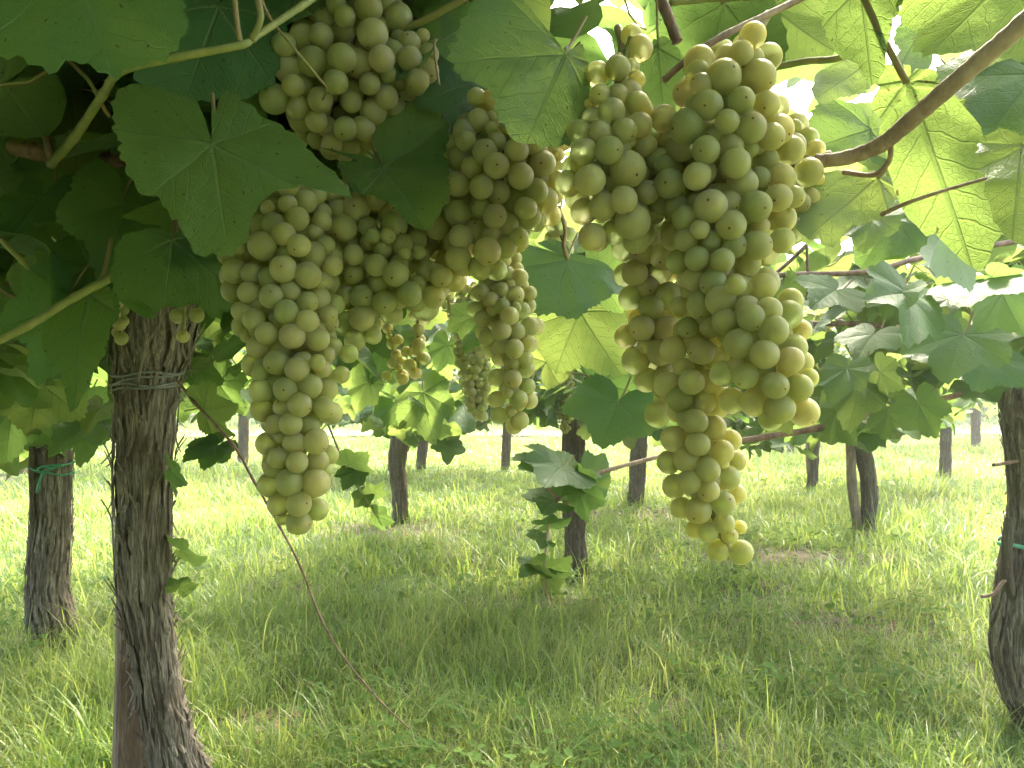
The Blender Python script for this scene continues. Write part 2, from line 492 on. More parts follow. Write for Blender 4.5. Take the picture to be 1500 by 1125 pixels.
# ------------------------------------------------------------------ leaves
VEINS = np.radians([0, 52, -52, 108, -108])
def leaf_arrays(nth, nr, seed, lobed=1.0, curl=1.0, petiole=True):
    r_ = np.random.default_rng(seed)
    L = np.array([1.0, 0.86, 0.86, 0.66, 0.66]) * (1 + 0.06 * r_.standard_normal(5))
    W = np.radians([23, 25, 25, 24, 24])
    th_max = math.pi - R(11)
    th = np.linspace(-th_max, th_max, nth)
    base = 0.66 - 0.04 * lobed
    r = np.full(nth, base)
    for k in range(5):
        r = np.maximum(r, 0) + (L[k] - base) * np.exp(-np.abs((th - VEINS[k] * (1 + 0.03 * r_.standard_normal())) / W[k]) ** 1.35) * (0.8 + 0.25 * lobed)
    for c in (27, -27, 80, -80):
        r -= 0.08 * lobed * np.exp(-((th - R(c)) / R(8)) ** 2)
    # serrations
    ph = th * 30 / math.pi / 2 * 2.2 + 0.6 * np.sin(th * 5 + seed)
    saw = 1 - np.abs(2 * (ph % 1) - 1)
    r *= 1 + (0.085 * (saw - 0.4) if nth > 60 else 0.06 * (r_.random(nth) - 0.5) * 2)
    end = np.clip((th_max - np.abs(th)) / R(34), 0, 1)
    r *= 0.22 + 0.78 * end ** 0.6
    fr = np.linspace(0, 1, nr + 1)[1:] ** 0.85
    rr = fr[:, None] * r[None, :]
    X = rr * np.cos(th); Y = rr * np.sin(th)
    # relief: vein troughs, blistering, droop, waves
    dv = np.min(np.abs(((th[:, None] - VEINS[None, :]) + math.pi) % (2 * math.pi) - math.pi), axis=1)
    puff = np.clip(dv / R(26), 0, 1)
    a1, a2, p1, p2 = r_.uniform(0.03, 0.10), r_.uniform(0.02, 0.06), r_.uniform(0, 6), r_.uniform(0, 6)
    Z = 0.09 * puff[None, :] * rr * curl
    Z = Z - curl * r_.uniform(0.08, 0.26) * X * np.abs(X) * (X > 0) + curl * r_.uniform(-0.05, 0.20) * np.abs(Y)
    Z = Z - curl * r_.uniform(0.0, 0.22) * Y * Y
    Z = Z + curl * a1 * rr ** 2 * np.sin(3 * th + p1)[None, :] + curl * a2 * rr ** 3 * np.sin(8 * th + p2)[None, :]
    V = np.concatenate([[[0, 0, 0]], np.stack([X, Y, Z], -1).reshape(-1, 3)])
    faces = []; uvs = []
    tm = (th[1:] + th[:-1]) / 2
    sec = np.argmin(np.abs(((tm[:, None] - VEINS[None, :]) + math.pi) % (2 * math.pi) - math.pi), axis=1)
    def uv(i_th, rad, k):
        if i_th < 0: return (0.0, 0.0)
        a = th[i_th] - VEINS[k]
        return (rad * math.cos(a), rad * math.sin(a))
    flat = []; tot = []; 
    for j in range(nth - 1):
        k = sec[j]
        flat += [0, 1 + j, 2 + j]; tot.append(3)
        uvs += [(0, 0), uv(j, rr[0, j], k), uv(j + 1, rr[0, j + 1], k)]
        for q in range(nr - 1):
            b = 1 + q * nth + j; t = b + nth
            flat += [b, t, t + 1, b + 1]; tot.append(4)
            uvs += [uv(j, rr[q, j], k), uv(j, rr[q + 1, j], k), uv(j + 1, rr[q + 1, j + 1], k), uv(j + 1, rr[q, j + 1], k)]
    midx = [0] * len(tot)
    if petiole:
        pts = [Vector((0.02, 0, 0.0)), Vector((-0.12, 0.01, -0.05)), Vector((-0.34, 0.03, -0.02)), Vector((-0.6, 0.05, 0.16))]
        n = 5 if nth > 60 else 3
        if nth > 60: pts = [Vector(p) for p in spline(pts, 4)]
        vs, fs = tube_geo(pts, 0.017, n, False)
        off = len(V); V = np.concatenate([V, np.array([tuple(v) for v in vs])])
        for f in fs:
            flat += [i + off for i in f]; tot.append(4); uvs += [(0.5, 0.3)] * 4; midx.append(1)
    return V, flat, tot, uvs, midx

def leaf_mesh(name, *a, **k):
    V, flat, tot, uvs, midx = leaf_arrays(*a, **k)
    return mesh_np(name, V, flat, tot, [LEAF, PETIOLE], True, {'uv': uvs}, midx)

HERO = [leaf_mesh('leaf', 110, 9, 100 + i, lobed=[0.5, 0.85, 0.7, 0.95, 0.4, 0.8][i], curl=[0.7, 1.0, 0.8, 1.2, 0.5, 1.4][i]) for i in range(6)]
MID = [leaf_mesh('leaf', 44, 3, 200 + i, lobed=0.4 + 0.18 * i, curl=0.6 + 0.16 * i) for i in range(7)]
FARA = [leaf_arrays(15, 1, 300 + i, lobed=1.0, curl=1.2, petiole=False) for i in range(4)]
MIDA = [leaf_arrays(30, 2, 330 + i, lobed=0.5 + 0.2 * i, curl=0.8 + 0.2 * i, petiole=True) for i in range(5)]

def join_leaves(name, mats4, arrs, pick):
    """many leaves in one mesh; mats4: list of 4x4"""
    Vs, Fs, Ts, Us, Ms = [], [], [], [], []
    off = 0
    for M, k in zip(mats4, pick):
        V, flat, tot, uvs, midx = arrs[k]
        m = np.array(M)
        Vs.append(V @ m[:3, :3].T + m[:3, 3]); Fs.append(np.array(flat) + off); Ts.append(tot); Us.append(np.array(uvs)); Ms.append(midx)
        off += len(V)
    return mesh_np(name, np.concatenate(Vs), np.concatenate(Fs), np.concatenate(Ts), [LEAF, PETIOLE], True, {'uv': np.concatenate(Us)}, np.concatenate(Ms))

def frame_matrix(p, x, n, sx, sy=None):
    x = x.normalized(); n = (n - x * n.dot(x)).normalized(); y = n.cross(x)
    sy = sy or sx
    M = Matrix(((x.x * sx, y.x * sy, n.x * sx, p.x), (x.y * sx, y.y * sy, n.y * sx, p.y), (x.z * sx, y.z * sy, n.z * sx, p.z), (0, 0, 0, 1)))
    return M

CAMV = Vector((0, 0, CAM_H))
def hero_matrix(px, py, tx, ty, d1, d2, roll=0.0, width=1.0):
    a = P(px, py, d1); b = P(tx, ty, d2)
    x = (b - a); L = x.length; xn = x.normalized()
    n = CAMV - a; n = (n - xn * n.dot(xn)).normalized()
    n = Matrix.Rotation(R(roll), 3, xn) @ n
    return frame_matrix(a, xn, n, L, L * width)

def rand_leaf_matrix(p, size, r_, droop=0.6, up=0.9):
    az = r_.uniform(0, 2 * math.pi)
    x = Vector((math.cos(az), math.sin(az), -r_.uniform(0.1, 1.4) * droop))
    n = Vector((r_.gauss(0, 0.45), r_.gauss(0, 0.45), up)) + Vector((math.cos(az), math.sin(az), 0)) * 0.5
    return frame_matrix(p, x, n, size, size * r_.uniform(0.85, 1.15))

def add_leaf(parent, M, me, label=None):
    base = parent.location
    o = link('leaf', me, parent, Matrix.Translation(-base) @ M)
    if label: o['label'] = label
    return o

def add_tube_part(name, parent, pts_px, width_px, mat, n=8, per=6, knots=0.0, taper=None):
    """pts_px: (px, py, depth); width in photo pixels at each point"""
    pts = spline(pts_px, per)
    W = [P(*p) for p in pts]
    m = len(W)
    rad = []
    for i, p in enumerate(pts):
        t = i / (m - 1)
        w = width_px if taper is None else width_px * (1 - t) + taper * t
        r = w * p[2] / FPX / 2
        if knots and (i % (per)) == 0: r *= 1 + knots
        r *= 1 + 0.05 * math.sin(i * 2.3)
        rad.append(r)
    base = parent.location if parent else Vector((0, 0, 0))
    mb = MB(); mb.tube([w - base for w in W], rad, n)
    return link(name, mb.mesh(name, mat), parent)

# ------------------------------------------------------------------ trunks
def trunk_mesh(name, pts, radii, nseg, nring, seed, mat, amp=0.13, freq=1.0):
    sp = spline([(*p, r) for p, r in zip(pts, radii)], max(2, nring // (len(pts) - 1)))
    cent = [Vector(s[:3]) for s in sp]; rad = [s[3] for s in sp]
    fr = frames(cent)
    # rotate frames to start consistently
    V = []
    r0 = max(rad)
    for i, (c, r) in enumerate(zip(cent, rad)):
        t, u, w = fr[i]
        for k in range(nseg):
            a = 2 * math.pi * k / nseg
            ca, sa = math.cos(a), math.sin(a)
            z = c.z
            tw = 0.5 * z
            q = Vector((math.cos(a + tw) * 2.6 * freq, math.sin(a + tw) * 2.6 * freq, z * 2.2 + seed * 7.3))
            n1 = mnoise.noise(q * 0.55)
            q2 = Vector((math.cos(a + tw) * 6.5 * freq, math.sin(a + tw) * 6.5 * freq, z * 5.0 + seed))
            n2 = 1 - 2 * abs(mnoise.noise(q2))
            q3 = Vector((math.cos(a) * 14 * freq, math.sin(a) * 14 * freq, z * 9.0 + seed * 3))
            n3 = 1 - 2 * abs(mnoise.noise(q3))
            dr = amp * (0.9 * n1 + 0.6 * (n2 - 0.5) + 0.55 * (n3 - 0.5) + 0.35 * (1 - 2 * abs(mnoise.noise(Vector((ca * 26, sa * 26, z * 22 + seed)))) - 0.5))
            rr = r * (1 + dr)
            V.append(c + u * (rr * ca) + w * (rr * sa))
    m = len(cent); F = []
    for i in range(m - 1):
        for k in range(nseg):
            k2 = (k + 1) % nseg
            F.append((i * nseg + k, i * nseg + k2, (i + 1) * nseg + k2, (i + 1) * nseg + k))
    F.append(tuple((m - 1) * nseg + k for k in range(nseg)))
    mb = MB(); mb.v = [tuple(v) for v in V]; mb.f = F
    return mb.mesh(name, mat), cent, rad, fr

def bark_strips(cent, rad, fr, count, seed, mat, wmin=0.003, wmax=0.008, lmax=0.16, lift=0.018, zmax=None):
    r_ = random.Random(seed); mb = MB(); m = len(cent)
    zs = [c.z for c in cent]
    for _ in range(count):
        i0 = r_.randrange(1, m - 6)
        ln = r_.uniform(0.05, lmax)
        i1 = i0
        while i1 < m - 2 and zs[i1] - zs[i0] < ln: i1 += 1
        if i1 - i0 < 3: continue
        step = max(1, (i1 - i0) // 9)
        a = r_.uniform(0, 2 * math.pi); da = r_.gauss(0, 0.12); w = r_.uniform(wmin, wmax)
        l0 = r_.uniform(0, lift) * (r_.random() < 0.5); l1 = r_.uniform(0, lift) * (r_.random() < 0.55)
        idx = list(range(i0, i1, step)); vs = []; n = len(idx); fs = []
        ph = r_.uniform(0, 6)
        for j, i in enumerate(idx):
            t = j / max(1, n - 1)
            t_, u, wv = fr[i]
            aa = a + da * t + 0.045 * math.sin(ph + 5 * t)
            off = rad[i] * 1.05 + l0 * max(0, 1 - t * 3) ** 1.5 * 1.2 + l1 * max(0, t * 3 - 2) ** 1.5 * 1.2 + 0.0015
            for s, dz in ((-1, 0.0), (0, 0.0022), (1, 0.0)):
                ang = aa + s * w * (0.35 + 0.65 * math.sin(math.pi * (0.1 + 0.85 * t))) / rad[i]
                vs.append(cent[i] + (u * math.cos(ang) + wv * math.sin(ang)) * (off + dz))
        for j in range(n - 1):
            for s in range(2):
                b = j * 3 + s
                fs.append((b, b + 1, b + 4, b + 3))
        mb.add(vs, fs)
    return mb.mesh('loose_bark', mat)

# ------------------------------------------------------------------ vines
VINES = {}
def vine(key, label, cpx, wpx, d, group=None, detail=1, extra_bark=True, top_z=1.25):
    """cpx: (px, py) down the trunk, the last one at the ground; wpx: width in pixels"""
    pts = [P(x, y, d) for x, y in cpx]
    base = pts[-1].copy(); base.z = float(gz(base.x, base.y))
    pts[-1].z = base.z - 0.03
    root = empty('grape_vine', base); tag(root, label, 'vine', group)
    pts = [p - base for p in pts][::-1]
    rad = [w * d / FPX / 2 for w in wpx][::-1]
    # the head above the visible trunk
    while pts[-1].z + base.z < top_z - 0.05:
        last = pts[-1]
        pts.append(last + Vector((random.gauss(0, 0.02), random.gauss(0, 0.02), 0.14))); rad.append(rad[-1] * 0.93)
    seg, ring = {0: (14, 24), 1: (28, 60), 2: (72, 230)}[detail]
    me, cent, rr, fr = trunk_mesh('trunk', pts, rad, seg, ring, len(VINES) * 3 + 1, BARK if detail == 2 else BARK_FAR,
                                  amp=0.17 if detail == 2 else 0.22, freq=1.0)
    link('trunk', me, root)
    if extra_bark:
        cnt = {0: 0, 1: 60, 2: 520}[detail]
        if cnt:
            o = link('loose_bark', bark_strips(cent, rr, fr, cnt, len(VINES) + 5, STRIP if detail == 2 else BARK_FAR,
                     0.002 if detail == 2 else 0.004, 0.006 if detail == 2 else 0.010, lift=0.018 if key == 'main' else 0.008), root)
            o['kind'] = 'stuff'
    VINES[key] = dict(root=root, head=base + cent[-1], d=d, cent=cent, rad=rr, fr=fr, base=base, leaves=[])
    return root

G = 'grape vines standing in the grass'
vine('main', 'thick shaggy-barked grape vine in the left foreground with grey wire round its trunk',
     [(228, 440), (222, 500), (216, 560), (212, 650), (209, 740), (211, 850), (221, 930), (232, 1002), (243, 1060), (256, 1110), (278, 1180), (290, 1226)],
     [112, 108, 84, 78, 74, 68, 56, 56, 58, 62, 76, 92], 1.6, G, 2, top_z=1.3)
vine('left', 'grape vine left of the shaggy trunk with a green tie round it',
     [(80, 640), (77, 700), (74, 780), (70, 860), (74, 900), (82, 948)], [46, 48, 52, 52, 58, 60], 2.81, G, 2, top_z=1.25)
vine('right', 'gnarled grape vine at the right edge with a mint tie round it',
     [(1502, 500), (1500, 560), (1506, 650), (1514, 740), (1508, 830), (1500, 930), (1508, 1000), (1525, 1045), (1535, 1075)],
     [72, 68, 56, 60, 72, 82, 76, 72, 80], 2.09, G, 2, top_z=1.3)
vine('centre', 'dark straight grape vine behind the leafy shoot in the middle of the photo',
     [(845, 560), (841, 640), (841, 720), (843, 800), (846, 848)], [29, 33, 33, 31, 36], 3.8, G, 1)
vine('curved', 'slim grape vine with a curved mossy trunk right of the long left bunch',
     [(600, 590), (592, 630), (583, 670), (585, 715), (589, 765)], [28, 27, 25, 22, 24], 5.3, G, 1)
vine('leaning', 'crooked grape vine beside a leaning wooden stake',
     [(1254, 640), (1268, 675), (1274, 720), (1272, 760), (1272, 787)], [26, 23, 21, 20, 26], 4.82, G, 1)
vine('thin', 'thin grape vine paired with a narrow stake right of the big right bunch',
     [(1193, 610), (1192, 660), (1189, 718)], [15, 14, 16], 6.9, G, 1)
vine('behind', 'reddish-barked grape vine just left of the right bunch tail',
     [(939, 585), (936, 650), (931, 742)], [25, 23, 22], 5.98, G, 1)
vine('pale', 'pale-barked distant grape vine just right of the curved trunk',
     [(624, 585), (620, 640), (616, 688)], [17, 15, 14], 8.55, G, 1)
vine('faint', 'faint distant grape vine below the small lit bunch in the middle',
     [(744, 600), (742, 650), (741, 690)], [13, 12, 13], 8.4, G, 1)
vine('greyish', 'greyish distant grape vine between the shaggy trunk and the long left bunch',
     [(358, 555), (357, 620), (355, 678)], [15, 14, 15], 9.3, G, 1)
vine('narrow', 'narrow reddish grape vine with shredded bark left of the gnarled right trunk',
     [(1388, 575), (1385, 640), (1384, 702)], [15, 14, 16], 7.7, G, 1)
vine('distant', 'farthest slender grape vine seen left of the gnarled right trunk',
     [(1429, 570), (1430, 655)], [13, 13], 11.6, G, 0)
vine('edge', 'distant broad grape vine at the left edge behind the green-tied trunk',
     [(30, 630), (27, 695)], [22, 24], 8.1, G, 1)
vine('low', 'small distant grape vine showing right of the big right bunch',
     [(1158, 620), (1157, 664)], [9, 10], 10.6, G, 0)

# roots of the foreground growth whose trunks are out of the frame
def overhead(key, label, loc):
    root = empty('grape_vine', Vector(loc)); tag(root, label, 'vine', 'grape vines overhead')
    VINES[key] = dict(root=root, head=Vector(loc), d=0.5, leaves=[], base=Vector(loc))
    return root
overhead('upper', 'overhead grape vine at upper right with thick tan cane and backlit leaves', P(1540, -20, 0.55))
overhead('front', 'near grape vine growth filling the upper left with large dark green leaves', P(-60, 215, 0.75))
overhead('spray', 'leafy young vine shoot reaching left across the middle in front of a dark trunk', P(1010, 655, 1.25))

# ---- hero leaves: petiole px, tip px, depths, roll about the midrib, width, variant
H_FRONT = [
    # px, py, tx, ty, d1, d2, roll, width, var
    (100, 445, 62, 560, 0.72, 0.69, -20, 0.8, 1),
    (105, 110, 110, 250, 0.78, 0.74, 10, 0.75, 5),
    (150, 230, 75, 345, 0.80, 0.76, 25, 0.9, 1),
    (60, 290, 10, 350, 0.74, 0.70, 60, 0.9, 5),
    (30, 140, 20, 205, 0.85, 0.82, 30, 0.9, 0),
    (180, 300, 160, 400, 0.74, 0.72, -20, 1.0, 2),
    (130, 390, 60, 430, 0.75, 0.72, 15, 1.0, 1),
    (310, 370, 320, 450, 0.70, 0.68, -20, 1.1, 2),
    (480, -30, 400, 10, 0.68, 0.66, 20, 0.8, 3),
    (425, -10, 360, 70, 0.66, 0.62, 150, 0.8, 2),
    (640, 60, 655, 0, 0.55, 0.60, 150, 0.8, 1),
    (640, 90, 690, 190, 0.60, 0.57, -40, 0.9, 2),
    (700, 120, 690, 222, 0.58, 0.55, -15, 0.85, 1),
]
H_UPPER = [
    (1130, 10, 1230, 95, 0.62, 0.58, 165, 0.9, 1),
    (1520, 110, 1440, 200, 0.50, 0.47, 12, 0.9, 0),
    (1480, -40, 1545, 110, 0.45, 0.42, 165, 1.1, 1),
    (1400, -110, 1360, 5, 0.48, 0.45, 165, 0.8, 2),
    (1310, 320, 1262, 382, 1.0, 0.97, 20, 0.9, 1),
    (1390, 330, 1340, 400, 1.05, 1.0, 160, 0.9, 2),
]
H_SPRAY = [
    (880, 400, 935, 420, 0.98, 0.95, 30, 1.2, 3),
    (850, 455, 900, 540, 1.25, 1.2, 10, 1, 2),
    (905, 590, 880, 650, 1.45, 1.4, 10, 1.3, 1),
    (880, 560, 960, 585, 1.5, 1.45, 20, 1.1, 3),
    (800, 530, 840, 480, 1.3, 1.3, 20, 0.9, 5),
    (700, 490, 680, 515, 0.95, 0.93, 50, 0.7, 1),
    (690, 465, 655, 480, 1.1, 1.1, 20, 1, 2),
    (830, 690, 775.4, 677.4, 1.22, 1.16, 55, 0.95, 3),
    (822, 685, 799.6, 701.1, 1.2, 1.13, 35, 1.25, 1),
    (812, 735, 765.1, 725.9, 1.22, 1.2, 62, 0.9, 5),
    (862, 708, 892.1, 670.9, 1.22, 1.25, 40, 1.1, 3),
    (850, 716, 880.1, 736.3, 1.2, 1.15, 30, 1, 1),
    (800, 768, 833.6, 763.8, 1.22, 1.2, 66, 0.9, 3),
    (796, 790, 772.2, 784.4, 1.22, 1.2, 60, 0.9, 5),
    (797, 830, 765.5, 833.5, 1.24, 1.2, 62, 0.9, 2),
    (797, 835, 830.6, 824.5, 1.24, 1.2, 55, 1, 3),
    (797, 845, 820.1, 854.1, 1.22, 1.18, 60, 1, 1),
]
for key, lst in (('front', H_FRONT), ('upper', H_UPPER), ('spray', H_SPRAY)):
    rt = VINES[key]['root']
    for (px, py, tx, ty, d1, d2, roll, w, var) in lst:
        add_leaf(rt, hero_matrix(px, py, tx, ty, d1, d2, roll, w), HERO[var])

# ---- leaves whose outline the photo shows: petiole joint, tip, depths, roll, outline, underside towards the camera?
def shaped_leaf(pet, tip, d1, d2, roll, outline, seed, flip=False, nth=120, nr=10, curl=0.6, stalk=True):
    """a leaf blade in its own tilted plane, with the outline of this particular leaf"""
    M = hero_matrix(pet[0], pet[1], tip[0], tip[1], d1, d2, roll + (180 if flip else 0), 1.0)
    Mi = M.inverted(); nrm = Vector((M[0][2], M[1][2], M[2][2])).normalized(); a = P(pet[0], pet[1], d1)
    pol = []
    for (x, y) in outline:
        ray = P(x, y, 1.0) - CAMV
        t = (a - CAMV).dot(nrm) / ray.dot(nrm)
        q = Mi @ (CAMV + ray * t)
        pol.append((math.atan2(q.y, q.x), math.hypot(q.x, q.y)))
    pol.sort()
    A = np.array([p[0] for p in pol]); B = np.array([p[1] for p in pol])
    lim = math.pi - R(6)
    th = np.linspace(-lim, lim, nth)
    r = np.interp(th, np.concatenate([[-math.pi], A, [math.pi]]), np.concatenate([[0.12], B, [0.12]]))
    r_ = np.random.default_rng(seed)
    ph = np.cumsum(np.clip(r, 0.25, 2)) / 1.9 + r_.uniform(0, 3)
    ph = ph * 30 / ph[-1] * 1.15 + 0.5 * np.sin(th * 4 + seed)
    saw = 1 - np.abs(2 * (ph % 1) - 1)
    r = r * (1 + 0.06 * (saw - 0.5)) + 0.01 * np.sin(ph * 2.7)
    fr = np.linspace(0, 1, nr + 1)[1:] ** 0.85
    rr = fr[:, None] * r[None, :]
    X = rr * np.cos(th); Y = rr * np.sin(th)
    dv = np.min(np.abs(((th[:, None] - VEINS[None, :]) + math.pi) % (2 * math.pi) - math.pi), axis=1)
    puff = np.clip(dv / R(26), 0, 1)
    p1, p2, p3 = r_.uniform(0, 6, 3)
    Z = 0.10 * puff[None, :] * rr * curl - curl * 0.10 * X * np.abs(X) * (X > 0) - curl * 0.08 * Y * Y + curl * 0.05 * rr ** 2 * np.sin(3 * th + p1)[None, :] + curl * 0.035 * rr ** 3 * np.sin(9 * th + p2)[None, :] + 0.016 * np.sin(X * 9 + p3) * np.sin(Y * 8 + p1) + 0.012 * (fbm(X * 7 + seed, Y * 7, seed) - 0.5) * 2
    V = np.concatenate([[[0, 0, 0]], np.stack([X, Y, Z], -1).reshape(-1, 3)])
    tm = (th[1:] + th[:-1]) / 2
    sec = np.argmin(np.abs(((tm[:, None] - VEINS[None, :]) + math.pi) % (2 * math.pi) - math.pi), axis=1)
    flat, tot, uvs = [], [], []
    def uv(i, q, k):
        a_ = th[i] - VEINS[k]; return (rr[q, i] * math.cos(a_), rr[q, i] * math.sin(a_))
    for j in range(nth - 1):
        k = sec[j]
        flat += [0, 1 + j, 2 + j]; tot.append(3); uvs += [(0, 0), uv(j, 0, k), uv(j + 1, 0, k)]
        for q in range(nr - 1):
            b = 1 + q * nth + j; t = b + nth
            flat += [b, t, t + 1, b + 1]; tot.append(4)
            uvs += [uv(j, q, k), uv(j, q + 1, k), uv(j + 1, q + 1, k), uv(j + 1, q, k)]
    midx = [0] * len(tot)
    if stalk:
        pts = [Vector(p) for p in spline([(0.01, 0, -0.01), (-0.1, 0.01, -0.07), (-0.3, 0.03, -0.12), (-0.6, 0.05, -0.1)], 4)]
        vs, fs = tube_geo(pts, 0.016, 6, False); off = len(V); V = np.concatenate([V, np.array([tuple(v) for v in vs])])
        for f in fs: flat += [i + off for i in f]; tot.append(4); uvs += [(0.5, 0.3)] * 4; midx.append(1)
    return M, mesh_np('leaf', V, flat, tot, [LEAF, PETIOLE], True, {'uv': uvs}, midx)

SHAPED = [
    ('front', (311, 212), (333, 366), 0.46, 0.44, 6, [(304, 190), (299, 160), (290, 149), (258, 142), (224, 131), (187, 121), (172, 131), (164, 157), (175, 209), (183, 246), (202, 276), (231, 289), (258, 321), (275, 352), (288, 368), (308, 366), (329, 370), (350, 362), (364, 351), (368, 310), (396, 284), (440, 270), (490, 280), (520, 286), (497, 258), (470, 236), (452, 220), (411, 183), (381, 170), (355, 149), (325, 140), (314, 150), (313, 185)], 1, False),
    ('upper', (828, 80), (772, 210), 0.45, 0.425, -8, [(824, 72), (791, 34), (772, 11), (755, -10), (720, -15), (686, 15), (672, 45), (660, 71), (668, 92), (679, 108), (700, 118), (720, 131), (722, 150), (727, 172), (740, 190), (757, 203), (780, 208), (805, 216), (832, 216), (840, 200), (847, 183), (862, 160), (865, 130), (862, 101), (858, 82), (850, 64), (836, 74)], 2, False),
    ('front', (563, 246), (622, 332), 0.53, 0.49, -14, [(553, 239), (533, 220), (544, 202), (567, 164), (589, 134), (622, 132), (649, 134), (645, 168), (649, 224), (655, 260), (658, 295), (637, 321), (619, 332), (593, 321), (574, 299), (548, 287), (518, 269), (496, 239), (462, 222), (500, 226), (535, 240)], 3, False),
    ('front', (320, 10), (270, 146), 0.52, 0.50, 8, [(325, -10), (260, -40), (215, -20), (195, 40), (188, 100), (210, 128), (232, 140), (262, 138), (300, 147), (330, 140), (362, 142), (385, 128), (402, 120), (410, 90), (412, 60), (424, 20), (420, -20), (370, -40)], 4, False),
    ('front', (110, -60), (160, 108), 0.34, 0.32, 12, [(100, -80), (20, -90), (-60, -60), (-50, 20), (-25, 60), (0, 84), (28, 84), (50, 92), (75, 106), (90, 96), (105, 86), (130, 90), (150, 100), (165, 108), (176, 88), (205, 84), (232, 80), (262, 70), (276, 40), (270, 10), (255, -30), (200, -70), (130, -85)], 5, False),
    ('front', (253, 352), (240, 458), 0.62, 0.60, 8, [(248, 345), (215, 335), (182, 345), (165, 380), (162, 405), (166, 428), (187, 440), (213, 442), (228, 460), (239, 447), (262, 450), (284, 443), (300, 455), (312, 466), (325, 452), (340, 447), (344, 402), (332, 355), (300, 338), (260, 345)], 6, False),
    ('front', (130, 430), (99, 604), 0.66, 0.61, 25, [(122, 425), (140, 418), (164, 426), (166, 450), (162, 473), (158, 500), (149, 529), (136, 545), (123, 563), (112, 585), (99, 604), (94, 590), (91, 574), (86, 550), (80, 529), (70, 520), (62, 511), (64, 490), (68, 474), (90, 452)], 7, False),
    ('spray', (832, 380), (806, 460), 0.88, 0.85, -18, [(817, 373), (787, 358), (750, 356), (745, 375), (752, 400), (757, 425), (768, 432), (788, 459), (811, 458), (830, 464), (843, 470), (858, 455), (872, 447), (885, 440), (900, 430), (932, 438), (926, 410), (905, 400), (890, 385), (860, 378), (842, 374)], 8, False),
    ('upper', (1286, 262), (1185, 348), 0.52, 0.50, 10, [(1284, 254), (1260, 252), (1225, 250), (1190, 268), (1172, 305), (1164, 340), (1178, 350), (1190, 352), (1205, 356), (1222, 362), (1235, 345), (1246, 330), (1270, 326), (1292, 320), (1306, 310), (1311, 280), (1296, 256)], 9, True),
    ('upper', (1328, 120), (1428, 402), 0.49, 0.46, 5, [(1322, 108), (1300, 92), (1285, 130), (1290, 180), (1298, 230), (1312, 280), (1320, 310), (1345, 335), (1370, 345), (1392, 362), (1405, 385), (1430, 408), (1440, 385), (1462, 372), (1468, 330), (1460, 280), (1448, 225), (1430, 180), (1402, 145), (1375, 118), (1345, 98), (1334, 108)], 10, True),
    ('upper', (1262, -20), (1277, 124), 0.50, 0.48, 5, [(1255, -35), (1230, -30), (1216, 0), (1212, 55), (1225, 80), (1240, 88), (1255, 95), (1264, 108), (1278, 124), (1290, 105), (1300, 60), (1310, 30), (1322, 0), (1295, -40), (1268, -34)], 11, False),
    ('upper', (1500, 212), (1482, 345), 0.42, 0.39, 8, [(1492, 200), (1465, 190), (1442, 200), (1436, 235), (1445, 262), (1450, 300), (1465, 330), (1482, 346), (1510, 366), (1540, 345), (1570, 300), (1560, 220), (1520, 190), (1506, 200)], 12, False),
    ('upper', (1276, 188), (1190, 215), 0.62, 0.60, 10, [(1270, 168), (1240, 150), (1205, 143), (1184, 180), (1178, 215), (1195, 232), (1210, 242), (1235, 230), (1258, 226), (1278, 204)], 13, False),
    ('upper', (1266, 98), (1200, 142), 0.60, 0.58, 10, [(1258, 90), (1230, 92), (1196, 108), (1188, 130), (1184, 150), (1208, 152), (1230, 142), (1252, 138), (1276, 126), (1282, 110)], 14, True),
    ('front', (600, 5), (655, 40), 0.62, 0.6, 20, [(595, -10), (640, -30), (680, -10), (682, 20), (660, 48), (640, 30), (610, 25)], 15, True),
    ('upper', (1560, 90), (1400, 150), 0.52, 0.50, 8, [(1560, 60), (1500, 60), (1440, 95), (1400, 120), (1396, 155), (1430, 175), (1470, 185), (1520, 180), (1570, 140)], 16, False),
    ('upper', (1060, 5), (1130, 95), 0.62, 0.60, 10, [(1050, -15), (1000, 0), (962, 40), (965, 75), (1000, 80), (1040, 100), (1080, 90), (1105, 110), (1150, 95), (1152, 60), (1140, 10), (1100, -15)], 17, True),
    ('upper', (965, 70), (975, 185), 0.52, 0.55, -10, [(955, 60), (935, 75), (920, 120), (915, 165), (940, 185), (975, 188), (995, 150), (998, 100), (985, 65)], 18, False),
    ('upper', (1360, 30), (1300, 130), 0.55, 0.53, 8, [(1370, 10), (1350, 5), (1325, 30), (1318, 75), (1298, 110), (1300, 140), (1330, 145), (1358, 110), (1368, 60)], 19, True),
]
for key, pet, tip, d1, d2, roll, outline, seed, flip in SHAPED:
    M, me = shaped_leaf(pet, tip, d1, d2, roll, outline, seed, flip)
    add_leaf(VINES[key]['root'], M, me)

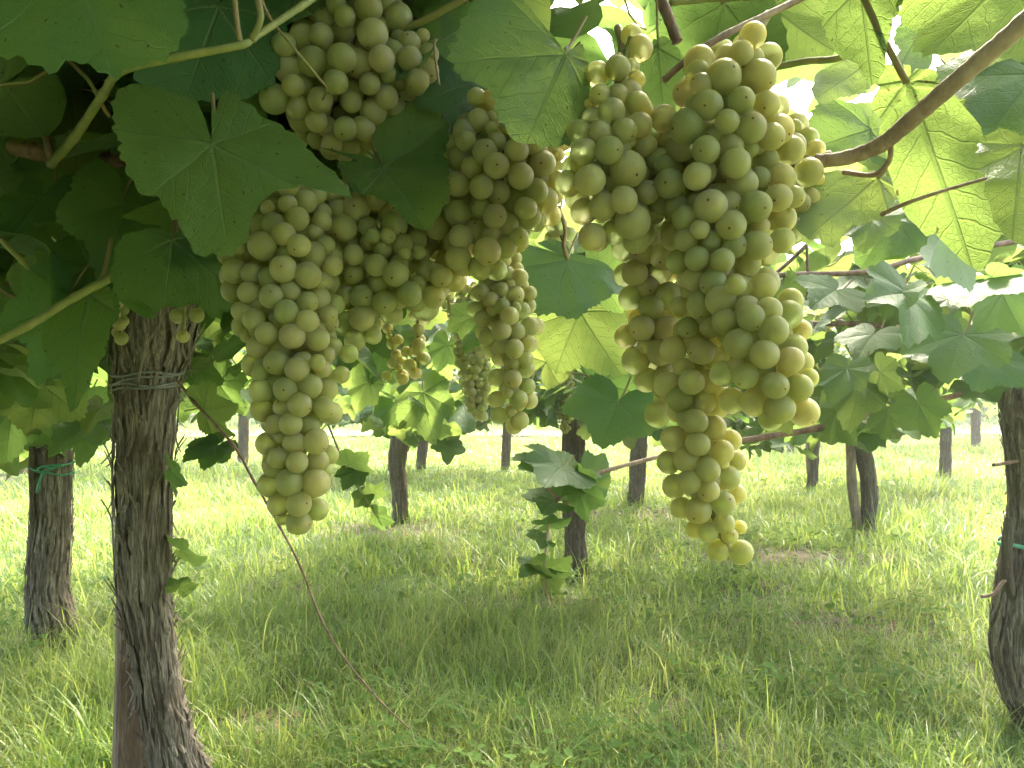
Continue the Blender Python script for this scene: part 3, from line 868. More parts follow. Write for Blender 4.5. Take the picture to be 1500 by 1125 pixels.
# leaves of the right-hand growth, lit from above
H_RIGHT = [
    (1280, 318, 1261.96, 362.28, 0.98, 0.95, 25, 0.9, 1), (1325, 322, 1337.3, 363, 1, 0.98, 10, 0.9, 0), (1225, 425, 1196.3, 437.3, 1.25, 1.2, 40, 1, 2), (1150, 425, 1170.5, 461.9, 1.3, 1.28, 30, 1, 1),
    (1330, 430, 1342.3, 487.4, 1.2, 1.12, -50, 0.9, 3), (1318, 428, 1295.04, 462.44, 1.2, 1.18, 40, 1, 1), (1440, 412, 1403.1, 439.06, 1.2, 1.15, 55, 1.1, 0), (1452, 405, 1491.36, 425.5, 1.2, 1.2, 40, 1.1, 3), (1470, 430, 1486.4, 479.2, 1.25, 1.2, 30, 1, 2),
    (1410, 490, 1389.5, 543.3, 1.3, 1.25, 12, 1.2, 3), (1425, 480, 1437.3, 529.2, 1.35, 1.3, 30, 1, 1), (1445, 525, 1428.6, 568.46, 1.5, 1.45, 0, 1.1, 0), (1240, 540, 1219.5, 581, 1.45, 1.42, 30, 1, 3), (1260, 560, 1239.5, 625.6, 1.5, 1.45, 20, 0.8, 1),
    (1290, 545, 1314.6, 565.5, 1.45, 1.4, 40, 1.1, 3), (1345, 590, 1365.5, 635.1, 1.5, 1.46, 15, 0.9, 2), (1300, 605, 1291.8, 641.9, 1.6, 1.58, 30, 0.9, 1), (1225, 600, 1245.5, 645.1, 1.6, 1.55, 30, 0.9, 3), (1140, 600, 1156.4, 636.9, 1.5, 1.48, 30, 0.9, 1),
    (1395, 420, 1382.7, 391.3, 1.25, 1.25, 150, 1, 4), (1200, 500, 1187.7, 532.8, 1.7, 1.68, 30, 0.9, 0), (1480, 470, 1455.4, 502.8, 1.6, 1.55, 30, 1, 4), (1280, 490, 1255.4, 514.6, 1.6, 1.55, 40, 1, 2), (1350, 470, 1391, 478.2, 1.6, 1.6, 40, 1, 5),
    (1180, 330, 1155.4, 358.7, 1.1, 1.1, 30, 0.9, 0), (1420, 375, 1395.4, 354.5, 1.5, 1.5, 150, 1, 0),
]
for a in H_RIGHT:
    add_leaf(VINES['right']['root'], hero_matrix(*a[:8]), HERO[a[8]])
# leaves of the growth between the bunches and of the vine behind the shaggy trunk
H_MID = [
    ('curved', 560, 520, 575, 560, 2.2, 2.15, 30, 1.0, 1), ('curved', 620, 575, 632, 640, 2.3, 2.25, 10, 0.9, 3), ('curved', 585, 585, 570, 632, 2.4, 2.35, 25, 0.9, 1), ('curved', 540, 560, 520, 600, 2.2, 2.2, 30, 0.9, 3),
    ('curved', 640, 530, 660, 560, 2.3, 2.3, 40, 1.0, 0), ('curved', 510, 520, 500, 565, 2.0, 2.0, 30, 0.9, 2), ('curved', 655, 505, 640, 540, 1.9, 1.9, 30, 1.0, 3),
    ('main', 290, 540, 320, 560, 1.9, 1.85, 40, 1.0, 1), ('main', 300, 500, 330, 520, 2.0, 1.95, 30, 1.0, 3), ('main', 320, 560, 345, 600, 2.0, 1.95, 30, 0.9, 2), ('main', 325, 490, 300, 465, 2.1, 2.1, 150, 0.9, 0),
    ('left', 60, 560, 40, 640, 1.9, 1.85, 10, 1.1, 0), ('left', 110, 590, 85, 660, 2.1, 2.05, 5, 1.1, 4), ('left', 20, 600, 5, 668, 1.9, 1.85, 20, 1.0, 2), ('left', 130, 600, 125, 672, 2.2, 2.15, -30, 0.8, 3), ('left', 20, 500, 50, 560, 1.7, 1.65, 20, 1.0, 1),
    ('left', 30, 440, 5, 490, 1.5, 1.45, 30, 1.0, 3), ('left', 60, 420, 90, 455, 1.6, 1.55, 40, 1.0, 0),
]
for a in H_MID:
    add_leaf(VINES[a[0]]['root'], hero_matrix(*a[1:9]), HERO[a[9]])

# ---- foreground canes and shoots
fr_, up_, sp_ = VINES['front']['root'], VINES['upper']['root'], VINES['spray']['root']
add_tube_part('cane', fr_, [(-60, 190, 0.74), (0, 208, 0.75), (70, 226, 0.76), (175, 236, 0.80), (260, 250, 0.85)], 27, CANE, 12, 8, 0.08, 22)
add_tube_part('shoot', fr_, [(75, 240, 0.70), (110, 200, 0.60), (150, 140, 0.50), (178, 104, 0.44), (260, 84, 0.43), (352, 66, 0.43), (372, 55, 0.44), (440, 10, 0.46), (500, -30, 0.48)], 13, SHOOT, 10, 7, 0.15, 10)
add_tube_part('shoot', fr_, [(-30, 512, 0.62), (40, 478, 0.62), (110, 435, 0.63), (172, 402, 0.64)], 12, SHOOT, 10, 7, 0.1)
add_tube_part('shoot', fr_, [(75, 230, 0.70), (60, 170, 0.72), (40, 110, 0.74), (30, 60, 0.76)], 12, CANE_TAN, 8, 6, 0.1)
add_tube_part('tendril', fr_, [(352, 62, 0.43), (347, 30, 0.43), (342, -20, 0.43)], 8, PETIOLE, 8)
add_tube_part('tendril', fr_, [(368, 58, 0.435), (382, 25, 0.43), (372, -20, 0.43)], 10, PETIOLE, 8)
add_tube_part('tendril', fr_, [(380, -10, 0.46), (395, 25, 0.47), (430, 70, 0.47), (465, 112, 0.48), (478, 130, 0.50), (470, 150, 0.54)], 5, PETIOLE, 7, 6, 0, 3)
add_tube_part('tendril', fr_, [(100, 88, 0.58), (130, 118, 0.57), (150, 155, 0.58), (160, 170, 0.60)], 6, PETIOLE, 7)
add_tube_part('petiole', fr_, [(250, 255, 0.68), (256, 300, 0.66), (254, 352, 0.62)], 6, PETIOLE, 7)
add_tube_part('tendril', fr_, [(0, 350, 0.7), (30, 380, 0.7), (60, 410, 0.72), (85, 445, 0.74)], 8, SHOOT, 7)
add_tube_part('cane', fr_, [(-20, 418, 1.3), (30, 414, 1.3), (90, 408, 1.32), (130, 395, 1.35)], 7, CANE, 7)
add_tube_part('cane', up_, [(1195, 236, 0.47), (1240, 231, 0.46), (1290, 212, 0.445), (1330, 180, 0.43), (1385, 132, 0.41), (1440, 85, 0.395), (1500, 33, 0.38), (1560, -25, 0.37)], 20, CANE_TAN, 14, 8, 0.10, 30)
add_tube_part('twig', up_, [(1305, 210, 0.44), (1302, 236, 0.45), (1280, 256, 0.46), (1236, 252, 0.48)], 8, CANE_TAN, 8)
add_tube_part('tendril', up_, [(1292, 314, 0.45), (1330, 297, 0.43), (1380, 280, 0.42), (1446, 261, 0.41)], 7, CANE_TAN, 8, 6, 0, 5)
add_tube_part('cane', up_, [(972, 118, 0.46), (1010, 85, 0.45), (1060, 52, 0.45), (1140, 14, 0.46), (1180, -6, 0.47)], 10, CANE_TAN, 10, 7, 0.1)
add_tube_part('cane', up_, [(955, -25, 0.55), (975, 15, 0.55), (992, 62, 0.55)], 16, CANE, 10, 7, 0.06)
add_tube_part('shoot', up_, [(1130, 100, 0.54), (1180, 90, 0.53), (1225, 86, 0.52), (1270, 70, 0.52)], 10, SHOOT, 9)
add_tube_part('shoot', up_, [(980, 5, 0.6), (1050, -2, 0.6), (1120, -4, 0.6)], 9, SHOOT, 8)
add_tube_part('cane', up_, [(1100, 404, 1.3), (1180, 402, 1.3), (1270, 398, 1.3), (1340, 380, 1.32), (1400, 368, 1.35), (1500, 352, 1.4)], 8, CANE, 8, 6, 0.12)
add_tube_part('tendril', up_, [(1182, 360, 1.3), (1183, 402, 1.3), (1181, 440, 1.3)], 4, CANE, 6)
rt = VINES['right']['root']
add_tube_part('cane', rt, [(1050, 652, 1.58), (1120, 640, 1.6), (1200, 627, 1.62), (1270, 606, 1.66), (1340, 592, 1.72), (1420, 574, 1.85), (1480, 545, 2.0), (1510, 530, 2.08)], 9, CANE, 8, 6, 0.12)
add_tube_part('cane', rt, [(1185, 474, 1.75), (1260, 475, 1.75), (1330, 480, 1.8), (1420, 473, 1.9), (1500, 470, 2.05)], 8, CANE, 8, 6, 0.12)
add_tube_part('twig', rt, [(1437, 874, 2.03), (1455, 870, 2.03), (1470, 852, 2.04), (1500, 838, 2.08)], 5, CANE, 6)
add_tube_part('twig', rt, [(1455, 681, 2.04), (1475, 678, 2.05), (1506, 672, 2.08)], 6, CANE, 6)
add_tube_part('twig', rt, [(1480, 760, 2.05), (1477, 780, 2.04), (1475, 810, 2.04), (1477, 850, 2.05), (1486, 880, 2.07)], 15, BARK_FAR, 8)
add_tube_part('shoot', sp_, [(1010, 655, 1.25), (968, 668, 1.25), (900, 686, 1.24), (850, 704, 1.23), (818, 730, 1.22), (806, 760, 1.22), (800, 800, 1.22), (797, 850, 1.22), (806, 885, 1.23)], 7, CANE_TAN, 8, 7, 0.15, 3)
add_tube_part('shoot', sp_, [(818, 730, 1.22), (800, 712, 1.2), (790, 700, 1.18)], 5, CANE_TAN, 6)
add_tube_part('shoot', sp_, [(860, 700, 1.23), (845, 722, 1.22), (815, 742, 1.22), (780, 730, 1.2)], 3, SHOOT, 6)
add_tube_part('petiole', sp_, [(818, 302, 0.86), (828, 335, 0.87), (826, 360, 0.87), (832, 379, 0.88)], 6, PETIOLE, 7)
mt = VINES['main']['root']
add_tube_part('shoot', mt, [(262, 560, 1.5), (285, 590, 1.45), (340, 650, 1.38), (372, 705, 1.34), (408, 768, 1.3), (440, 830, 1.28), (470, 905, 1.25), (505, 965, 1.2), (560, 1030, 1.15), (600, 1068, 1.12)], 4.6, CANE, 8, 7, 0.45, 2)
for a in [(318, 652, 272, 668, 1.4, 1.36, 60, 1.2, 3), (318, 655, 296, 684, 1.4, 1.36, 30, 1.0, 1), (300, 600, 335, 598, 1.45, 1.4, 20, 1.0, 3),
          (252, 690, 266, 710, 1.55, 1.5, 60, 0.7, 1), (264, 806, 290, 822, 1.58, 1.52, 70, 0.7, 3), (262, 862, 274, 846, 1.58, 1.56, 20, 0.9, 5)]:
    add_leaf(mt, hero_matrix(*a[:8]), HERO[a[8]])
ct = VINES['curved']['root']
add_tube_part('shoot', ct, [(480, 620, 1.9), (505, 680, 1.85), (525, 715, 1.82), (545, 745, 1.8), (560, 770, 1.8)], 3.5, SHOOT, 6, 6, 0.2, 2)
for a in [(520, 690, 505, 712, 1.84, 1.8, 20, 1.0, 3), (512, 680, 537, 668, 1.84, 1.8, 30, 1.0, 1), (535, 725, 520, 740, 1.82, 1.8, 20, 1.0, 2), (545, 722, 560, 712, 1.82, 1.8, 40, 1.0, 2), (552, 755, 572, 765, 1.8, 1.78, 40, 1.1, 3)]:
    add_leaf(ct, hero_matrix(*a[:8]), HERO[a[8]])
lt = VINES['left']['root']
add_tube_part('dead_stem', lt, [(48, 640, 2.75), (46, 690, 2.74), (47, 760, 2.74), (50, 830, 2.76)], 9, BARK_FAR, 7, 5, 0.3, 4)

# ------------------------------------------------------------------ canopy leaves
def low_limit(px, d):
    """lowest photo row that hanging leaves reach at depth d"""
    x = [-400, 0, 140, 168, 300, 340, 480, 520, 680, 740, 950, 1110, 1250, 1300, 1460, 1900]
    if d < 1.62: y = [640, 640, 610, 300, 300, 440, 440, 300, 300, 300, 330, 330, 330, 480, 430, 500]
    else: y = [700, 690, 675, 620, 612, 612, 625, 645, 668, 612, 660, 662, 672, 660, 600, 620]
    return float(np.interp(px, x, y))

def canopy(key, cx, cy, n, sx, sy, z0, z1, seed, individual=300, size=(0.075, 0.125), rot=0.0, keepout=None):
    r_ = random.Random(seed); v = VINES[key]
    got = []
    tries = 0
    while len(got) < n and tries < n * 8:
        tries += 1
        a, b = r_.gauss(0, 1), r_.gauss(0, 1)
        if abs(a) > 2.2 or abs(b) > 2.2: continue
        x = cx + sx * a * math.cos(rot) - sy * b * math.sin(rot); y = cy + sx * a * math.sin(rot) + sy * b * math.cos(rot)
        t = r_.betavariate(1.6 if cy < 3 else 1.15, 1.9)
        z = z0 + (z1 - z0) * t + 0.10 * math.sin(x * 3.1 + seed) 
        p = Vector((x, y, z))
        if (p - CAMV).length < 0.62: continue
        if y > 0.25:
            px, py = proj(p)
            if keepout and keepout(px, py, y): continue
            if py > low_limit(px, y) + r_.uniform(-35, 15) - 0.05 * FPX / y: continue
        s = r_.uniform(*size)
        M = rand_leaf_matrix(p, s, r_)
        inview = 0
        if y > 0.3:
            px, py = proj(p); inview = 1 if (-60 < px < 1560 and -60 < py < 900) else 0
        got.append((M, (p - CAMV).length - 100 * inview))
    got.sort(key=lambda q: q[1])
    nb = max(0, individual - len(v['leaves']))
    for M, _ in got[:nb]:
        add_leaf(v['root'], M, MID[r_.randrange(len(MID))]); v['leaves'].append(1)
    rest = got[nb:]
    if rest:
        base = Matrix.Translation(-v['root'].location)
        d = v['d']
        arrs = MIDA if d < 6 else FARA
        me = join_leaves('foliage', [base @ M for M, _ in rest], arrs, [r_.randrange(len(arrs)) for _ in rest])
        o = link('foliage', me, v['root']); o['kind'] = 'stuff'

def above_frame(px, py, d):
    return py > -40 and d < 1.6

def no_near_right(px, py, d):
    # open towards the sky on the upper right; nothing loose in front of the hanging bunches
    if d < 0.95 and px > 300: return True
    if d < 1.25 and px > 780 and py > 120: return True
    if px > 820 and d < 1.5 and py < 330 and (px * 13 + py * 7) % 10 < 6: return True
    return False

canopy('main', -1.0, 1.55, 620, 0.75, 0.42, 1.02, 1.55, 1, keepout=no_near_right)
canopy('main', -0.55, 0.95, 420, 0.75, 0.45, 1.22, 1.6, 31, keepout=no_near_right)
canopy('front', -0.95, 0.1, 560, 0.9, 0.7, 1.22, 1.6, 2, individual=120, keepout=no_near_right)
canopy('upper', 0.85, 0.2, 25, 0.6, 0.8, 1.3, 1.65, 3, individual=120, keepout=no_near_right)
canopy('upper', 0.9, 1.5, 40, 0.55, 0.4, 1.15, 1.6, 32, keepout=no_near_right)
canopy('front', -0.75, 0.6, 900, 0.62, 0.55, 1.52, 1.80, 41, individual=0, keepout=above_frame)  # unseen leaf layer above the frame, added to block sun on the left
canopy('upper', 0.8, -1.3, 300, 0.7, 0.4, 0.75, 1.75, 45, individual=0)  # unseen foliage behind the camera at right, added to cut light on the bunches
def over_left(px, py, d):
    return (d < 0.68 and py > -40) or px > 700
canopy('front', -0.2, 0.62, 420, 0.3, 0.28, 1.26, 1.6, 48, individual=0, keepout=over_left)  # extra leaves over the left bunches, added to shade them
canopy('front', -0.2, -3.8, 1500, 2.4, 1.2, 0.75, 1.75, 47, individual=0, size=(0.10, 0.17))  # more pergola canopy behind the camera, unseen, added to shade ground and bunches
canopy('front', -0.45, 0.0, 420, 0.36, 0.28, 1.27, 1.55, 46, individual=0, keepout=above_frame)  # out-of-view leaves, added to shade the left bunch from above and in front
canopy('front', -1.2, -1.2, 520, 0.7, 0.5, 0.75, 1.75, 43, individual=0)  # unseen foliage behind the camera at left, added to block frontal sky fill
def behind_left(px, py, d):
    return d < 0.66 or d > 1.5 or px > 715 or px < 250 or py > 415 - max(0, px - 520) * 0.35
canopy('front', -0.2, 0.85, 260, 0.28, 0.2, 1.0, 1.45, 44, individual=280, keepout=behind_left)
canopy('centre', -0.2, 3.0, 340, 0.95, 0.4, 0.66, 1.08, 51, individual=300, size=(0.045, 0.085))
canopy('curved', -1.0, 3.6, 280, 0.7, 0.4, 0.62, 1.12, 52, individual=300, size=(0.05, 0.09))
canopy('leaning', 1.6, 3.1, 300, 0.6, 0.4, 0.64, 1.15, 53, individual=300, size=(0.05, 0.09))
canopy('right', 0.95, 1.8, 150, 0.3, 0.2, 0.88, 1.25, 54, individual=300, size=(0.04, 0.07), keepout=no_near_right)
canopy('left', -1.9, 2.6, 486, 0.7, 0.5, 0.68, 1.5, 4)
canopy('right', 1.25, 2.15, 210, 0.55, 0.42, 0.86, 1.55, 5)
canopy('centre', 0.35, 3.5, 396, 0.75, 0.6, 0.84, 1.62, 6)
canopy('curved', -0.8, 4.6, 448, 0.95, 0.8, 0.66, 1.6, 7)
canopy('leaning', 2.1, 4.4, 365, 0.85, 0.7, 0.62, 1.62, 8)
canopy('thin', 2.7, 6.6, 380, 0.9, 0.7, 0.66, 1.65, 9)
canopy('behind', 0.95, 5.8, 435, 0.8, 0.7, 0.62, 1.65, 10)
canopy('pale', -1.1, 8.3, 573, 1.0, 0.7, 0.62, 1.7, 11)
canopy('faint', -0.1, 7.9, 547, 1.0, 0.7, 0.62, 1.7, 12)
canopy('greyish', -3.2, 9.0, 573, 1.2, 0.8, 0.66, 1.75, 13)
canopy('narrow', 4.2, 7.4, 390, 1.1, 0.8, 0.68, 1.75, 14)
canopy('distant', 7.0, 11.5, 491, 1.4, 0.9, 0.66, 1.8, 15)
canopy('edge', -5.1, 7.9, 482, 1.2, 0.9, 0.62, 1.75, 16)
canopy('low', 3.8, 10.5, 518, 1.3, 0.9, 0.62, 1.8, 17)
# canes along the wires of the nearer vines
for key, n in (('left', 4), ('right', 3), ('centre', 5), ('curved', 5), ('leaning', 5), ('thin', 3), ('behind', 4), ('narrow', 3), ('edge', 3)):
    v = VINES[key]; r_ = random.Random(len(key) * 7 + n)
    for k in range(n):
        a = r_.uniform(-0.4, 0.4) + (math.pi if k % 2 else 0); L = r_.uniform(0.6, 1.3)
        h = v['head'] - v['base']
        pts = [h + Vector((math.cos(a) * L * t, math.sin(a) * L * t, 0.16 * math.sin(3 * t) - 0.25 * t * t + r_.gauss(0, 0.015))) for t in (0, 0.25, 0.5, 0.75, 1)]
        mb = MB(); pts = [Vector(p) for p in spline(pts, 4)]
        mb.tube(pts, [0.010 - 0.006 * i / len(pts) for i in range(len(pts))], 6)
        link('cane', mb.mesh('cane', CANE), v['root'])

# ------------------------------------------------------------------ far rows of vines beyond the track
def far_rows():
    r_ = random.Random(55); Ms = []; pick = []
    for row, (yy, n, zc) in enumerate(((12.6, 1300, 1.25), (17.5, 3200, 0.75), (20.5, 2400, 1.0), (24, 2000, 1.1), (28, 1300, 1.2), (33, 1200, 1.2), (40, 1100, 1.2))):
        half = yy * 0.85
        for _ in range(n):
            x = r_.uniform(-half, half); y = yy + r_.gauss(0, 0.5) + x * 0.05
            gap = vnoise(x * 0.9, yy * 3.1, 21)
            z = float(gz(x, y)) + zc + r_.gauss(0, 0.24) * (1.5 if row == 1 else 1) + 0.25 * (gap - 0.5)
            if row == 0 and z < 0.55: continue
            Ms.append(rand_leaf_matrix(Vector((x, y, z)), r_.uniform(0.10, 0.16) * (1 + 0.05 * row), r_)); pick.append(r_.randrange(len(FARA)))
    o = link('vineyard_foliage', join_leaves('vineyard_foliage', Ms, FARA, pick))
    tag(o, 'massed foliage of the distant vine rows beyond the dirt track', 'foliage', kind='stuff')
far_rows()
# far trunks, one vine each
k = 0
r_ = random.Random(77)
mbp = MB(); mbp.tube([Vector((0, 0, -0.05)), Vector((0.03, 0, 0.4)), Vector((-0.02, 0.02, 0.8)), Vector((0.02, 0, 1.3))], [0.065, 0.05, 0.05, 0.055], 8)
far_me = mbp.mesh('vine_trunk', BARK_FAR)
for yy, step in ((17.5, 1.9), (20.5, 2.1)):
    x = -yy * 0.66
    while x < yy * 0.66:
        xx = x + r_.uniform(-0.3, 0.3); y = yy + xx * 0.05
        o = link('vine_trunk', far_me, None, Matrix.Translation((xx, y, float(gz(xx, y)))) @ Matrix.Rotation(r_.uniform(0, 6), 4, 'Z'))
        tag(o, 'slender distant vine trunk in the rows beyond the dirt track', 'vine', 'distant vine trunks beyond the track')
        x += step

# ------------------------------------------------------------------ posts, stakes, ties, wires
def post(name, label, cat, top, bot, d, wpx, mat, square=True, group=None, depth_off=0.0):
    a = P(bot[0], bot[1], d + depth_off); b = P(top[0], top[1], d + depth_off)
    base = Vector((a.x, a.y, float(gz(a.x, a.y))))
    o_ = b - base
    w = wpx * d / FPX
    mb = MB()
    if square:
        n = 14; vs = []; fs = []
        rot = R(32)
        for i in range(n + 1):
            t = i / n; c = Vector((0, 0, -0.05)) + (o_ + Vector((0, 0, 0.05))) * t
            ring = []
            for q, (ux, uy) in enumerate(((-1, -.86), (-.86, -1), (.86, -1), (1, -.86), (1, .86), (.86, 1), (-.86, 1), (-1, .86))):
                j = 0.02 * math.sin(i * 1.7 + q * 2.1)
                x, y = ux * (1 + j) * w * 0.42, uy * (1 + j) * w * 0.42
                vs.append(c + Vector((x * math.cos(rot) - y * math.sin(rot), x * math.sin(rot) + y * math.cos(rot), 0)))
        for i in range(n):
            for k in range(8):
                fs.append((i * 8 + k, i * 8 + (k + 1) % 8, (i + 1) * 8 + (k + 1) % 8, (i + 1) * 8 + k))
        fs.append(tuple(n * 8 + k for k in range(8)))
        mb.add(vs, fs)
    else:
        pts = [Vector((0, 0, -0.05)) + (o_ + Vector((0, 0, 0.05))) * t + Vector((0.006 * math.sin(9 * t), 0, 0)) for t in np.linspace(0, 1, 14)]
        mb.tube(pts, [w / 2 * (1 + 0.04 * math.sin(i * 1.9)) for i in range(14)], 12)
    o = link(name, mb.mesh(name, mat, not square)); o.location = base
    tag(o, label, cat, group); return o
post('support_post', 'reddish-brown square support post standing behind the shaggy foreground trunk', 'post', (208, 560), (191, 1205), 1.6, 62, POST, True, None, 0.09)
post('wooden_stake', 'leaning round wooden stake beside the crooked vine on the right', 'stake', (1243, 630), (1256, 787), 4.82, 14, STAKE, False)
post('wooden_stake', 'narrow grey stake close against the thin vine right of the big bunch', 'stake', (1184, 610), (1185, 718), 6.9, 7, STAKE, False)

def band(name, label, cat, key, pylist, tilt, wr, mat, group=None, flat=False, grow=1.16):
    """rings tied round a trunk; pylist: photo rows"""
    v = VINES[key]; mb = MB()
    cent, rad, fr, base = v['cent'], v['rad'], v['fr'], v['base']
    root_loc = None
    for q, py in enumerate(pylist):
        z = P(0, py, v['d']).z
        i = min(range(len(cent)), key=lambda i: abs(cent[i].z + base.z - z))
        c = cent[i] + base
        if root_loc is None: root_loc = c
        pts = []; n = 30
        for k in range(n + 1):
            a = 2 * math.pi * k / n
            pts.append(c - root_loc + Vector((math.cos(a), math.sin(a), 0)) * rad[i] * (grow + 0.03 * math.sin(3 * a + q)) + Vector((0, 0, tilt[q % len(tilt)] * math.cos(a) + 0.003 * math.sin(4 * a + q))))
        if flat:
            vs = []; fs = []
            for k, p in enumerate(pts):
                out_ = Vector((math.cos(2 * math.pi * k / n), math.sin(2 * math.pi * k / n), 0)) * 0.0012
                for dz, do in ((-wr, 0), (wr, 0), (wr, 1), (-wr, 1)): vs.append(p + Vector((0, 0, dz)) + out_ * do)
            for k in range(n):
                for s in range(4): fs.append((k * 4 + s, k * 4 + (s + 1) % 4, (k + 1) * 4 + (s + 1) % 4, (k + 1) * 4 + s))
            mb.add(vs, fs)
        else:
            mb.tube(pts, wr, 6)
    o = link(name, mb.mesh(name, mat)); o.location = root_loc
    tag(o, label, cat, group); return o
band('binding_wire', 'grey wire bound in loops round the top of the shaggy foreground trunk', 'wire', 'main', [548, 556, 563, 569], [0.004, 0.010, -0.004, 0.007], 0.0032, WIRE, grow=1.12)
o = band('plant_tie', 'dark green plastic tie knotted round the second trunk from the left', 'tie', 'left', [682, 688], [0.008, -0.012], 0.004, TIE_GREEN, flat=False, grow=1.12)
tail = MB(); b0 = P(66, 690, 2.72) - o.location
tail.tube([Vector(p) for p in spline([P(92, 682, 2.7) - o.location, b0, P(58, 705, 2.7) - o.location, P(54, 722, 2.71) - o.location], 5)], 0.004, 6)
tail.tube([Vector(p) for p in spline([P(40, 684, 2.72) - o.location, P(54, 690, 2.7) - o.location, P(62, 683, 2.7) - o.location, P(78, 688, 2.7) - o.location], 5)], 0.003, 6)
link('tie_tail', tail.mesh('tie_tail', TIE_GREEN), o)
band('plant_tie', 'pale mint ribbon tied round the gnarled trunk at the right edge', 'tie', 'right', [795], [0.006], 0.0055, TIE_MINT, flat=True, grow=1.24)
band('plant_tie', 'thin green string tied high on the gnarled right trunk under its leaves', 'tie', 'right', [575, 588], [-0.05, -0.04], 0.0018, TIE_GREEN, grow=1.08)
def wire(label, a, b, sag=0.02):
    mb = MB(); a = Vector(a); b = Vector(b)
    mb.tube([(b - a) * t - Vector((0, 0, sag * 4 * t * (1 - t))) for t in np.linspace(0, 1, 16)], 0.0016, 6)
    o = link('trellis_wire', mb.mesh('trellis_wire', WIRE)); o.location = a
    tag(o, label, 'wire', 'trellis wires')
wire('thin trellis wire running from the shaggy left trunk back over the slim curved vine', (-0.74, 1.62, 1.22), (-0.72, 5.3, 1.22))
wire('thin trellis wire running through the leaves over the dark central vine', (0.3, 0.9, 1.26), (0.3, 8.5, 1.26))
wire('thin trellis wire running over the crooked vine with the stake', (1.42, 2.1, 1.2), (2.6, 7.0, 1.22))
# ------------------------------------------------------------------ bunches of grapes
def sphere_mesh(name, nu, nv, mat, seed):
    r_ = random.Random(seed)
    V = [(0, 0, 1.0)]
    F = []
    sq = r_.uniform(0.97, 1.04)
    for j in range(1, nv):
        t = math.pi * j / nv
        for i in range(nu):
            a = 2 * math.pi * i / nu
            V.append((math.sin(t) * math.cos(a), math.sin(t) * math.sin(a) * sq, math.cos(t)))
    V.append((0, 0, -1.0))
    for i in range(nu): F.append((0, 1 + i, 1 + (i + 1) % nu))
    for j in range(nv - 2):
        for i in range(nu):
            a = 1 + j * nu + i; b = 1 + j * nu + (i + 1) % nu
            F.append((a, a + nu, b + nu, b))
    l = len(V) - 1
    for i in range(nu): F.append((l, 1 + (nv - 2) * nu + (i + 1) % nu, 1 + (nv - 2) * nu + i))
    mb = MB(); mb.v = V; mb.f = F
    return mb.mesh(name, mat)
BERRY = [sphere_mesh('grape', 24, 16, GRAPE, i) for i in range(3)]
BERRY_MID = sphere_mesh('grape', 14, 10, GRAPE, 5)

def berry_matrix(c, r, outward, r_):
    z = (outward + Vector((r_.gauss(0, 0.7), r_.gauss(0, 0.7), r_.gauss(0, 0.7) - 0.45))).normalized()
    q = z.to_track_quat('Z', 'Y').to_matrix() @ Matrix.Rotation(r_.uniform(0, 6.28), 3, 'Z')
    s = Matrix.Diagonal((r * r_.uniform(0.98, 1.02), r, r * r_.uniform(0.98, 1.05)))
    M = (q @ s).to_4x4(); M.translation = c
    return M

